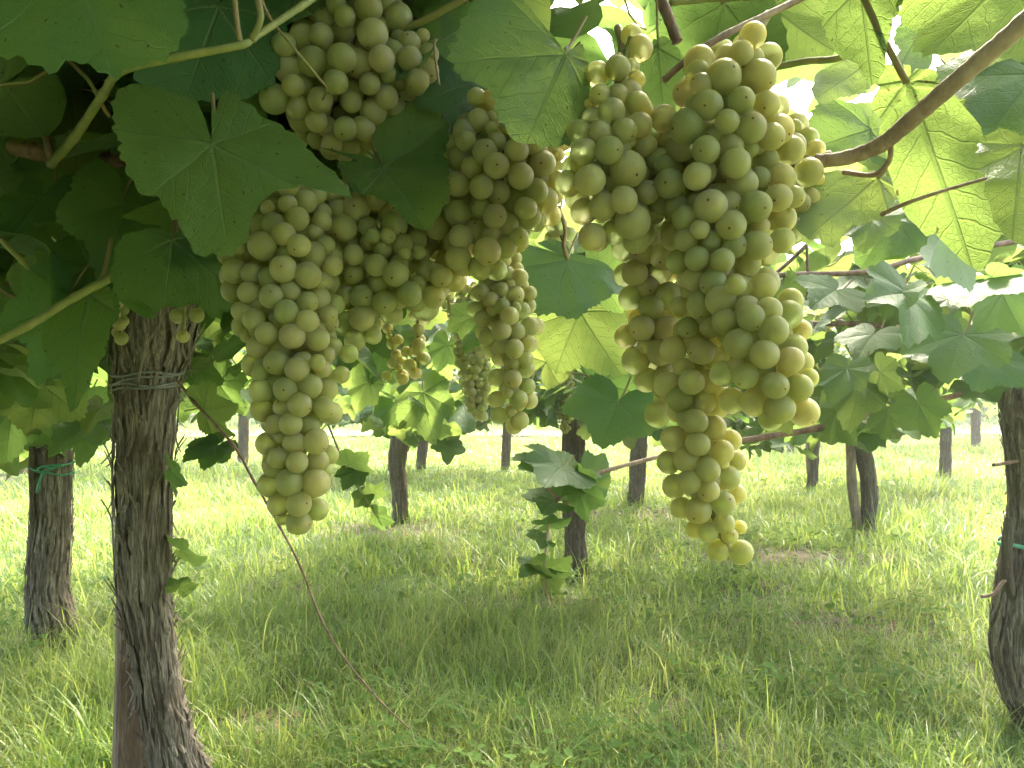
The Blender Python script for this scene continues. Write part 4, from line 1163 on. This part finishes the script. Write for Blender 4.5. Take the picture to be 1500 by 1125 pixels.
def bunch(label, spines, diam, fixed=(), seed=0, nmax=290, depth_ratio=0.8, fill=1.0, mesh=None, stem=None, pedicels=False, spacing=0.76, group='hanging grape bunches', jitter=0.22):
    """spines: list of polylines of (px, py, radius px, depth); fixed: (px, py, diameter px) seen in the photo"""
    r_ = random.Random(seed)
    S = []
    for sp in spines:
        for s in spline(sp, 14):
            c = P(s[0], s[1], s[3]); S.append((c.x, c.y, c.z, max(s[2], diam * 0.28) * s[3] / FPX))
    S = np.array(S)
    dm = float(np.mean([s[3] for sp in spines for s in sp]))
    d0 = 0.90 * diam * dm / FPX
    pts = []; rad = []
    def surf_depth(px, py, rpx):
        """depth of the front of the bunch along this line of sight"""
        best = None
        dirv = np.array([(px - 750) / FPX, 1.0, -(py - 562.5) / FPX])
        for s in S:
            d = s[1]; q = np.array([0, 0, CAM_H]) + dirv * d
            off = math.hypot(q[0] - s[0], q[2] - s[2]); Rr = max(s[3] - rpx * d / FPX, 0.003)
            if off < Rr:
                y = d - depth_ratio * math.sqrt(Rr * Rr - off * off) - 0.003
            else:
                y = d + (off - Rr) * 0.6
            if best is None or y < best: best = y
        return best
    for (x, y, dd) in fixed:
        d = surf_depth(x, y, dd / 2)
        c = np.array(P(x, y, d)); rr = dd * d / FPX / 2 * 1.01
        # no two shown berries may sit inside one another
        for _ in range(12):
            if not pts: break
            A = np.array(pts); dist = np.linalg.norm(A - c, axis=1); need = (np.array(rad) + rr) * 0.84
            if np.all(dist >= need): break
            d += 0.0035; c = np.array(P(x, y, d))
        pts.append(c); rad.append(rr)
    nfix = len(pts)
    outs = []
    for shell in (0, 1):
        for _ in range(3200 if shell == 0 else 1800):
            if len(pts) >= nmax: break
            s = S[r_.randrange(len(S))]
            v = np.array([r_.gauss(0, 1), r_.gauss(0, 1), r_.gauss(0, 0.8)]); v /= np.linalg.norm(v)
            rr = d0 / 2 * (r_.gauss(1.0, 0.09) if r_.random() > 0.06 else r_.uniform(0.55, 0.75))
            k = max(s[3] - d0 / 2 * 0.9, 0) - shell * d0 * r_.uniform(0.5, 1.5) + r_.gauss(0, jitter) * d0 * 0.5
            if k < 0: k = 0.0 if s[3] < d0 else abs(k)
            c = s[:3] + v * np.array([1, depth_ratio, 1]) * k
            # keep to the surface of the union: not deep inside another part of the bunch
            if shell == 0:
                dist = np.linalg.norm((S[:, :3] - c) / np.array([1, depth_ratio, 1]), axis=1)
                if np.any(dist < S[:, 3] - d0 * 1.15): continue
            if r_.random() > fill: continue
            if pts:
                A = np.array(pts); dist = np.linalg.norm(A - c, axis=1)
                if np.any(dist < (np.array(rad) + rr) * spacing): continue
                # the berries read from the photo stay in view
                pf = c; 
                if nfix:
                    q = np.array(proj(c)); hide = False
                    for f, (x, y, dd) in enumerate(fixed):
                        if c[1] < pts[f][1] + 0.002 and math.hypot(q[0] - x, q[1] - y) < dd * 0.5 + rr * FPX / c[1] * 0.45: hide = True; break
                    if hide: continue
            pts.append(c); rad.append(rr)
    if stem: top = P(*stem[0])
    else:
        s = spines[0][0]; top = P(s[0], s[1] - s[2], s[3])
    root = empty('grape_bunch', top); tag(root, label, 'grapes', group)
    for i, (c, rr) in enumerate(zip(pts, rad)):
        cv = Vector(c)
        j = int(np.argmin(np.linalg.norm(S[:, :3] - c, axis=1)))
        out_ = cv - Vector(S[j, :3]); out_ = out_.normalized() if out_.length > 1e-5 else Vector((0, -1, 0))
        M = berry_matrix(cv - top, rr, out_, r_)
        link('grape', (mesh or BERRY[i % 3]), root, M)
    mb = MB()
    for sp in spines:
        w = [P(s[0], s[1], s[3]) - top for s in spline(sp, 6)]
        mb.tube(w, 0.0022 if dm < 1.5 else 0.004, 6)
    if stem:
        w = [Vector(p) for p in spline([P(*s) - top for s in stem], 6)]
        mb.tube(w, 0.0026, 7)
    link('stem', mb.mesh('stem', RACHIS), root)
    if pedicels:
        mb = MB()
        for c, rr in zip(pts, rad):
            j = int(np.argmin(np.linalg.norm(S[:, :3] - c, axis=1)))
            a = Vector(S[max(0, j - 2), :3]) - top; b = Vector(c) - top
            m = (a + b) / 2 + Vector((0, 0, 0.003))
            mb.tube([a, m, b], 0.0011, 5)
        o = link('pedicels', mb.mesh('pedicels', RACHIS), root); o['kind'] = 'stuff'
    return root

F_UP = [(892, 220, 41), (855, 222, 40), (920, 248, 53), (864, 264, 45), (914, 293, 41), (888, 241, 28), (896, 164, 40), (914, 192, 38), (879, 194, 36), (879, 140, 32), (875, 108, 36),
        (937, 71, 38), (925, 52, 32), (883, 303, 42), (927, 325, 50), (937, 183, 36), (946, 213, 33), (965, 235, 35), (832, 269, 38), (948, 282, 36), (855, 310, 40), (905, 100, 36), (840, 245, 36), (868, 175, 34), (900, 340, 38), (845, 290, 38)]
F_MAIN = [(1060, 112, 49), (1112, 112, 49), (1086, 147, 38), (1037, 154, 43), (1123, 153, 39), (1006, 185, 50), (1101, 187, 44), (1065, 178, 36), (998, 215, 44), (1034, 220, 41), (1045, 202, 34),
          (981, 269, 43), (1021, 258, 40), (1078, 239, 44), (1087, 270, 46), (1112, 261, 34), (1041, 302, 49), (1107, 302, 45), (1071, 330, 44), (1025, 336, 29), (1002, 319, 36), (1144, 261, 42), (1157, 220, 43), (1185, 252, 41),
          (1108, 360, 44), (1095, 386, 41), (1058, 381, 36), (1021, 379, 36), (993, 383, 35), (1004, 351, 34), (1041, 353, 33), (1017, 409, 36), (1045, 414, 39), (1077, 415, 28), (1120, 414, 43),
          (1085, 78, 36), (1065, 85, 40), (1100, 88, 40), (1130, 200, 40), (1140, 290, 40), (1145, 320, 42), (1026, 446, 40), (1063, 443, 38), (1042, 478, 32), (1013, 560, 38), (996, 585, 38), (1040, 560, 36), (1018, 618, 38), (1046, 627, 36),
          (1071, 645, 31), (1022, 650, 36), (987, 643, 38), (980, 677, 35), (1005, 673, 38), (1057, 662, 36), (1036, 688, 38), (1065, 700, 38), (1078, 675, 30), (988, 712, 36), (1009, 706, 35), (1038, 719, 32), (1059, 737, 36),
          (1023, 748, 38), (998, 744, 32), (1078, 723, 30), (1061, 767, 31), (1037, 779, 29), (1017, 775, 26), (1069, 785, 24), (1084, 772, 20), (1051, 806, 33), (1085, 809, 36)]
F_WING = [(1078, 418, 29), (1117, 421, 42), (1062, 470, 38), (1100, 465, 40), (1133, 484, 45), (1155, 461, 42), (1157, 441, 38), (1172, 484, 34), (1120, 519, 42), (1082, 503, 43), (1157, 528, 41), (1161, 510, 42), (1117, 537, 38),
          (1135, 565, 40), (1170, 568, 40), (1178, 604, 43), (1142, 599, 44), (1106, 589, 42), (1072, 587, 38), (1059, 547, 38), (1092, 551, 38)]
F_SHADE = [(931, 528, 41), (967, 516, 40), (977, 482, 40), (940, 480, 38), (954, 451, 38), (917, 493, 34), (930, 400, 38), (950, 420, 36), (940, 370, 38)]
bunch('upper bunch of dusty gold grapes just right of the pale green leaf',
      [[(925, 55, 22, 0.45), (905, 130, 42, 0.45), (895, 210, 66, 0.445), (890, 280, 70, 0.44), (905, 335, 48, 0.44)], [(940, 190, 40, 0.47), (955, 250, 50, 0.47), (945, 320, 40, 0.47)]], 41, F_UP, 1, 190, stem=[(905, 40, 0.47), (912, 75, 0.46), (905, 130, 0.45)])
bunch('largest bunch of grapes, long and tapering, on the right with its tail hanging lowest',
      [[(1090, 85, 45, 0.44), (1065, 150, 84, 0.44), (1065, 235, 112, 0.445), (1065, 310, 98, 0.445), (1060, 390, 72, 0.44), (1045, 460, 60, 0.445), (1020, 560, 52, 0.445), (1025, 640, 56, 0.44), (1030, 710, 50, 0.44), (1050, 765, 34, 0.44), (1068, 808, 20, 0.44)]],
      42, F_MAIN, 2, 298, stem=[(1125, 20, 0.47), (1105, 60, 0.455), (1090, 95, 0.44)])
bunch('side cluster of sunlit yellow grapes bulging right from the largest bunch',
      [[(1085, 440, 46, 0.415), (1120, 500, 62, 0.41), (1135, 560, 60, 0.41), (1150, 595, 38, 0.41)]], 43, F_WING, 3, 110, stem=[(1070, 400, 0.44), (1085, 440, 0.42)])
bunch('shaded bunch of grapes tucked behind the left side of the largest bunch',
      [[(945, 330, 46, 0.50), (955, 430, 52, 0.50), (958, 500, 54, 0.50), (985, 590, 38, 0.50)], [(1020, 400, 40, 0.50), (1020, 500, 46, 0.50)], [(1045, 120, 50, 0.51), (1040, 220, 66, 0.515), (1030, 320, 50, 0.51)]], 40, F_SHADE, 4, 240)
bunch('shaded greenish bunch at the end of the thick tan cane in the upper right',
      [[(1165, 205, 40, 0.52), (1160, 270, 52, 0.52), (1145, 330, 42, 0.52)]], 43, [(1160, 215, 40), (1185, 248, 42), (1145, 262, 42), (1160, 335, 42)], 5, 70, stem=[(1215, 225, 0.54), (1180, 235, 0.53), (1165, 250, 0.52)])
F_TOP = [(458, 90, 44), (501, 85, 42), (546, 50, 44), (583, 26, 43), (505, 24, 32), (443, 56, 40), (470, 52, 36), (503, 47, 36), (477, 30, 36), (540, 11, 40), (402, 145, 44), (469, 146, 36), (600, 86, 36), (600, 63, 34), (612, 118, 34), (559, 86, 38), (492, 120, 36), (436, 157, 36)]
bunch('wide bunch of grapes at the top edge left of centre above the dark leaves',
      [[(545, 10, 50, 0.56), (520, 70, 92, 0.56), (510, 130, 100, 0.57), (500, 185, 60, 0.58)], [(440, 90, 40, 0.54), (410, 150, 28, 0.54)], [(600, 50, 36, 0.55), (610, 110, 32, 0.55)]], 40, F_TOP, 6, 210, stem=[(690, -8, 0.53), (645, 18, 0.54), (610, 35, 0.55), (570, 50, 0.56)])
F_CEN = [(671, 269, 38), (705, 274, 36), (727, 243, 38), (763, 258, 38), (731, 282, 35), (671, 312, 38), (641, 332, 38), (675, 347, 36), (697, 340, 36), (714, 368, 40), (703, 392, 36), (720, 343, 30), (757, 220, 36), (761, 347, 28), (795, 240, 38), (785, 280, 36), (770, 305, 34)]
bunch('dark shaded bunch in the upper centre below the pale green leaf',
      [[(745, 190, 75, 0.55), (735, 250, 88, 0.55), (725, 310, 78, 0.55), (700, 370, 50, 0.54)], [(790, 220, 50, 0.56), (775, 300, 46, 0.56)], [(670, 240, 40, 0.57), (670, 330, 50, 0.57)]], 37, F_CEN, 7, 290)
F_LEFT = [(384, 360, 42), (438, 360, 34), (458, 373, 40), (415, 394, 40), (451, 403, 40), (398, 434, 36), (420, 457, 36), (450, 470, 34), (428, 492, 38), (465, 496, 36), (405, 531, 38), (435, 541, 36), (465, 531, 24), (418, 570, 36), (454, 565, 36),
          (439, 593, 36), (474, 597, 34), (426, 621, 34), (452, 623, 33), (431, 649, 34), (463, 647, 36), (407, 671, 30), (435, 677, 33), (465, 675, 33), (482, 666, 28), (424, 707, 41), (463, 707, 41), (396, 710, 37), (409, 738, 35), (438, 738, 37),
          (465, 746, 33), (438, 765, 37), (385, 600, 36), (392, 650, 34), (478, 570, 34), (500, 549, 25), (511, 518, 27)]
bunch('long narrow bunch of grapes hanging in front of the meadow left of centre',
      [[(415, 290, 70, 0.53), (412, 360, 88, 0.525), (415, 430, 84, 0.52), (428, 500, 72, 0.515), (432, 570, 62, 0.51), (436, 640, 60, 0.51), (436, 700, 52, 0.505), (438, 745, 38, 0.505), (438, 768, 20, 0.505)]],
      36, F_LEFT, 8, 298, stem=[(400, 240, 0.55), (410, 290, 0.53)])
F_SH = [(503, 334, 40), (522, 306, 40), (546, 345, 24), (568, 345, 24), (561, 364, 30), (518, 373, 30), (518, 401, 30), (530, 466, 38), (505, 474, 36), (530, 434, 36), (646, 405, 34), (625, 397, 34), (580, 401, 38), (563, 443, 36), (600, 430, 36)]
bunch('shaded bunch spreading right from the long left bunch under the dark leaves',
      [[(500, 300, 45, 0.55), (545, 350, 62, 0.55), (580, 400, 66, 0.55), (610, 425, 52, 0.55), (640, 410, 34, 0.55)], [(525, 400, 55, 0.56), (530, 460, 44, 0.555), (520, 490, 24, 0.55)], [(590, 330, 60, 0.59), (650, 370, 56, 0.58)], [(450, 300, 50, 0.57), (520, 330, 50, 0.58)]], 36, F_SH, 9, 290)
F_LIT = [(734, 484, 30), (755, 486, 30), (776, 478, 27), (786, 478, 24), (774, 504, 27), (732, 505, 29), (733, 524, 26), (770, 526, 24), (770, 541, 26), (751, 555, 27), (728, 553, 27), (772, 566, 25), (760, 585, 27), (728, 585, 25), (731, 608, 26), (761, 616, 28), (753, 624, 26), (776, 587, 24)]
bunch('small bunch in the centre with sunlit yellow grapes down its right side',
      [[(730, 395, 40, 0.80), (735, 440, 48, 0.80), (745, 490, 44, 0.79), (750, 540, 30, 0.79), (752, 590, 26, 0.79), (752, 620, 14, 0.79)]], 27, F_LIT, 10, 120, stem=[(725, 350, 0.82), (730, 395, 0.8)])
bunch('loose sparse strands of small grapes behind the shaded middle bunch',
      [[(610, 430, 10, 0.95), (612, 480, 14, 0.95), (614, 540, 12, 0.95), (612, 555, 8, 0.95)], [(565, 470, 6, 0.97), (578, 520, 12, 0.97), (590, 550, 10, 0.97)]], 20,
      [(621, 466, 20), (613, 483, 18), (613, 505, 20), (620, 525, 20), (600, 535, 20), (609, 547, 18), (575, 532, 16), (566, 551, 16), (612, 444, 18), (595, 515, 16), (583, 498, 16), (590, 555, 17)], 11, 40, mesh=None, pedicels=True, stem=[(612, 400, 0.95), (610, 430, 0.95)])
bunch('dense small-berried bunch in shade just left of the small sunlit bunch',
      [[(690, 430, 22, 1.6), (690, 490, 30, 1.6), (695, 540, 26, 1.6), (700, 600, 16, 1.6)]], 13, (), 12, 200, mesh=BERRY_MID)
bunch('backlit bunch hanging against the left side of the dark central trunk',
      [[(815, 480, 18, 2.9), (820, 530, 20, 2.9), (825, 580, 16, 2.9), (828, 630, 9, 2.9)]], 8, (), 13, 200, mesh=BERRY_MID)
bunch('short twig of small grapes hanging left of the shaggy trunk top',
      [[(172, 435, 8, 0.95), (173, 470, 12, 0.95), (178, 498, 8, 0.95)]], 20, [(168, 460, 17), (175, 475, 19), (180, 470, 17), (178, 496, 19), (172, 487, 16), (180, 455, 16), (172, 445, 16)], 14, 20, pedicels=True, stem=[(170, 415, 0.95), (172, 435, 0.95)])
bunch('sprig of three grapes dangling in front of the shaggy trunk top',
      [[(270, 440, 4, 0.95), (271, 462, 4, 0.95), (268, 488, 4, 0.95)]], 22, [(260, 463, 22), (288, 462, 22), (268, 493, 18)], 15, 3, pedicels=True, stem=[(268, 410, 0.95), (270, 440, 0.95)])
bunch('pair of sunlit yellow grapes behind the petiole of the central dark leaf',
      [[(805, 320, 16, 0.95), (822, 345, 22, 0.95), (828, 368, 12, 0.95)]], 30, [(815, 330, 32), (828, 365, 26), (812, 350, 30)], 16, 14)
bunch('dim bunch of grapes behind the big dark leaf at far left',
      [[(110, 310, 34, 0.95), (100, 345, 30, 0.95)]], 27, [(95, 325, 28), (118, 325, 28), (90, 345, 26)], 17, 40)
bunch('far dark bunch hanging right of the sunlit side cluster',
      [[(1205, 470, 14, 2.6), (1208, 520, 17, 2.6), (1212, 575, 10, 2.6)]], 8, (), 18, 160, mesh=BERRY_MID)
bunch('far small bunch half hidden among the leaves on the right beside the cane',
      [[(1365, 520, 12, 2.4), (1368, 555, 12, 2.4), (1370, 580, 7, 2.4)]], 9, (), 19, 110, mesh=BERRY_MID)
bunch('far small bright bunch in the gap above the dense shaded one',
      [[(655, 430, 10, 1.9), (660, 455, 14, 1.9), (668, 480, 8, 1.9)]], 11, (), 20, 60, mesh=BERRY_MID)

# ------------------------------------------------------------------ grass
def blades(n, ylo, yhi, hlo, hhi, wlo, seed, nseg=3, pw=1.0):
    r = np.random.default_rng(seed)
    y = ylo + (yhi - ylo) * r.random(n) ** pw
    x = (r.random(n) * 2 - 1) * (0.78 * y + 0.5)
    # a share of the blades stands in tufts
    nc = max(30, n // 45); cy = ylo + (yhi - ylo) * r.random(nc) ** pw; cx = (r.random(nc) * 2 - 1) * (0.78 * cy + 0.5); ch = r.random(nc)
    ci = r.integers(0, nc, n); tuft = r.random(n) < 0.5
    spread = 0.028 * (1 + 0.12 * yhi)
    x = np.where(tuft, cx[ci] + spread * r.standard_normal(n), x); y = np.where(tuft, cy[ci] + spread * r.standard_normal(n), y)
    y = np.maximum(y, 0.75)
    den = fbm(x * 1.3, y * 1.3, 31)
    bare = bare_at(x, y)
    keep = r.random(n) < np.clip(0.35 + 1.5 * (den - 0.25), 0.12, 1) * (1 - 0.93 * bare)
    x, y, den, tuft, ci = x[keep], y[keep], den[keep], tuft[keep], ci[keep]; n = len(x)
    tall = fbm(x * 0.8 + 9, y * 0.8, 41)
    h = (hlo + (hhi - hlo) * r.random(n) ** 2.2) * (0.4 + 1.1 * tall) * np.where(tuft, 0.7 + 1.1 * ch[ci] ** 2, 0.85)
    w = wlo * (0.6 + 0.8 * r.random(n)) 
    z = gz(x, y) - 0.004
    az = r.random(n) * 2 * math.pi; lean = 0.2 + 1.1 * r.random(n) ** 1.1
    dx, dy = np.cos(az), np.sin(az)
    px_, py_ = -dy, dx
    rows = []
    ts = np.linspace(0, 1, nseg + 1)
    for t in ts:
        off = lean * h * (t ** 1.9)
        zz = h * (t - 0.38 * lean * t ** 2.4)
        cw = w * (1 - t ** 1.6) if t < 1 else 0 * w
        cx = x + dx * off; cy = y + dy * off
        if t < 1:
            rows.append(np.stack([cx - px_ * cw / 2, cy - py_ * cw / 2, z + zz], -1)); rows.append(np.stack([cx + px_ * cw / 2, cy + py_ * cw / 2, z + zz], -1))
        else: rows.append(np.stack([cx, cy, z + zz], -1))
    V = np.stack(rows, 1); nv = V.shape[1]
    base = (np.arange(n) * nv)[:, None]
    quads = []
    for s in range(nseg - 1):
        quads.append(base + np.array([[2 * s, 2 * s + 1, 2 * s + 3, 2 * s + 2]]))
    tri = base + np.array([[2 * (nseg - 1), 2 * (nseg - 1) + 1, 2 * nseg]])
    flat = np.concatenate([np.concatenate([q for q in quads] + [tri], 1)]).reshape(-1) if nseg > 1 else tri.reshape(-1)
    tot = np.tile(np.array([4] * (nseg - 1) + [3]), n)
    rn = np.clip(r.random(n) * 0.75 + 0.45 * (vnoise(x * 3, y * 3, 51) - 0.4) + np.where(tuft, 0.35 * (ch[ci] - 0.5), 0), 0, 1)
    dry = r.random(n) < 0.05
    rn[dry] = 0.9 + 0.1 * r.random(dry.sum())
    return V.reshape(-1, 3), flat, tot, np.repeat(rn, nv), np.tile(np.repeat(ts, 2)[:nv], n)

def join_np(parts):
    off = 0; V, F, T, A, B = [], [], [], [], []
    for v, f, t, a, b in parts:
        V.append(v); F.append(f + off); T.append(t); A.append(a); B.append(b); off += len(v)
    return np.concatenate(V), np.concatenate(F), np.concatenate(T), np.concatenate(A), np.concatenate(B)
V, F, T, A, B = join_np([blades(125000, 0.9, 3.2, 0.03, 0.19, 0.0042, 1, 4),
                         blades(110000, 3.0, 6.5, 0.03, 0.19, 0.0075, 2, 3),
                         blades(110000, 6.3, 13.5, 0.04, 0.19, 0.012, 3, 2),
                         blades(34000, 13.0, 16.4, 0.05, 0.24, 0.016, 5, 2), blades(45000, 15.2, 34, 0.08, 0.3, 0.03, 4, 2)])
o = link('grass', mesh_np('grass', V, F, T, GRASS, True, {'rnd': A, 'hgt': B}))
tag(o, 'long bright green grass covering the vineyard floor', 'grass', kind='stuff')

# broad-leaved weeds among the grass
def weeds():
    r_ = random.Random(91); Ms = []; pick = []
    for _ in range(4800):
        y = 1.15 + 8.0 * r_.random() ** 1.7; x = r_.uniform(-1, 1) * (0.75 * y + 0.2)
        if fbm(np.array([x * 1.1 + 4]), np.array([y * 1.1]), 61)[0] < 0.47: continue
        z0 = float(gz(x, y)); k = r_.randrange(3, 7); a0 = r_.uniform(0, 6)
        for q in range(k):
            a = a0 + q * 2.4; s = r_.uniform(0.008, 0.026)
            p = Vector((x + math.cos(a) * 0.02, y + math.sin(a) * 0.02, z0 + r_.uniform(0.03, 0.11)))
            Ms.append(frame_matrix(p, Vector((math.cos(a), math.sin(a), r_.uniform(-0.4, 0.4))), Vector((r_.gauss(0, 0.3), r_.gauss(0, 0.3), 1)), s, s * r_.uniform(0.6, 0.9))); pick.append(r_.randrange(4))
    arr = [leaf_arrays(13, 1, 400 + i, lobed=0.0, curl=1.0, petiole=False) for i in range(4)]
    me = join_leaves('weeds', Ms, arr, pick); me.materials[0] = WEED
    o = link('weeds', me); tag(o, 'low broad-leaved weeds scattered through the grass', 'weeds', kind='stuff')
weeds()

# dry leaves and crumbs of litter on the bare patches
def litter():
    r_ = random.Random(17); Ms = []; pick = []
    for (bx, by, ba, bb) in BARE:
        for _ in range(int(70 * ba / 0.4)):
            x = bx + r_.gauss(0, ba * 0.7); y = by + r_.gauss(0, bb * 0.7)
            p = Vector((x, y, float(gz(x, y)) + r_.uniform(0.004, 0.02)))
            a = r_.uniform(0, 6.28); q = r_.uniform(0.008, 0.028)
            Ms.append(frame_matrix(p, Vector((math.cos(a), math.sin(a), r_.uniform(-0.3, 0.3))), Vector((r_.gauss(0, 0.35), r_.gauss(0, 0.35), 1)), q, q * r_.uniform(0.4, 0.9))); pick.append(r_.randrange(3))
    arr = [leaf_arrays(13, 1, 420 + i, lobed=0.6, curl=2.0, petiole=False) for i in range(3)]
    me = join_leaves('leaf_litter', Ms, arr, pick); me.materials[0] = plain('dry_leaf', (0.22, 0.14, 0.075), 0.9)
    o = link('leaf_litter', me); tag(o, 'dry brown leaf litter on the bare patches of soil', 'litter', kind='stuff')
litter()

# ------------------------------------------------------------------ haze
def haze():
    m = bpy.data.materials.new('haze'); m.use_nodes = True; nt = m.node_tree; nt.nodes.clear()
    out = nt.nodes.new('ShaderNodeOutputMaterial'); v = nt.nodes.new('ShaderNodeVolumePrincipled')
    v.inputs['Color'].default_value = (0.96, 0.97, 0.93, 1); v.inputs['Density'].default_value = HAZE
    v.inputs['Anisotropy'].default_value = 0.45
    nt.links.new(v.outputs[0], out.inputs['Volume'])
    mb = MB(); x, y0, y1, z0, z1 = 330, -125, 425, -1.6, 12.5
    vs = [(a, b, c) for c in (z0, z1) for b in (y0, y1) for a in (-x, x)]
    mb.add(vs, [(0, 2, 3, 1), (4, 5, 7, 6), (0, 1, 5, 4), (2, 6, 7, 3), (0, 4, 6, 2), (1, 3, 7, 5)])
    o = link('haze', mb.mesh('haze', m, False)); tag(o, 'thin bright summer haze between the far rows', 'haze', kind='stuff')
HAZE = 0.0070
haze()
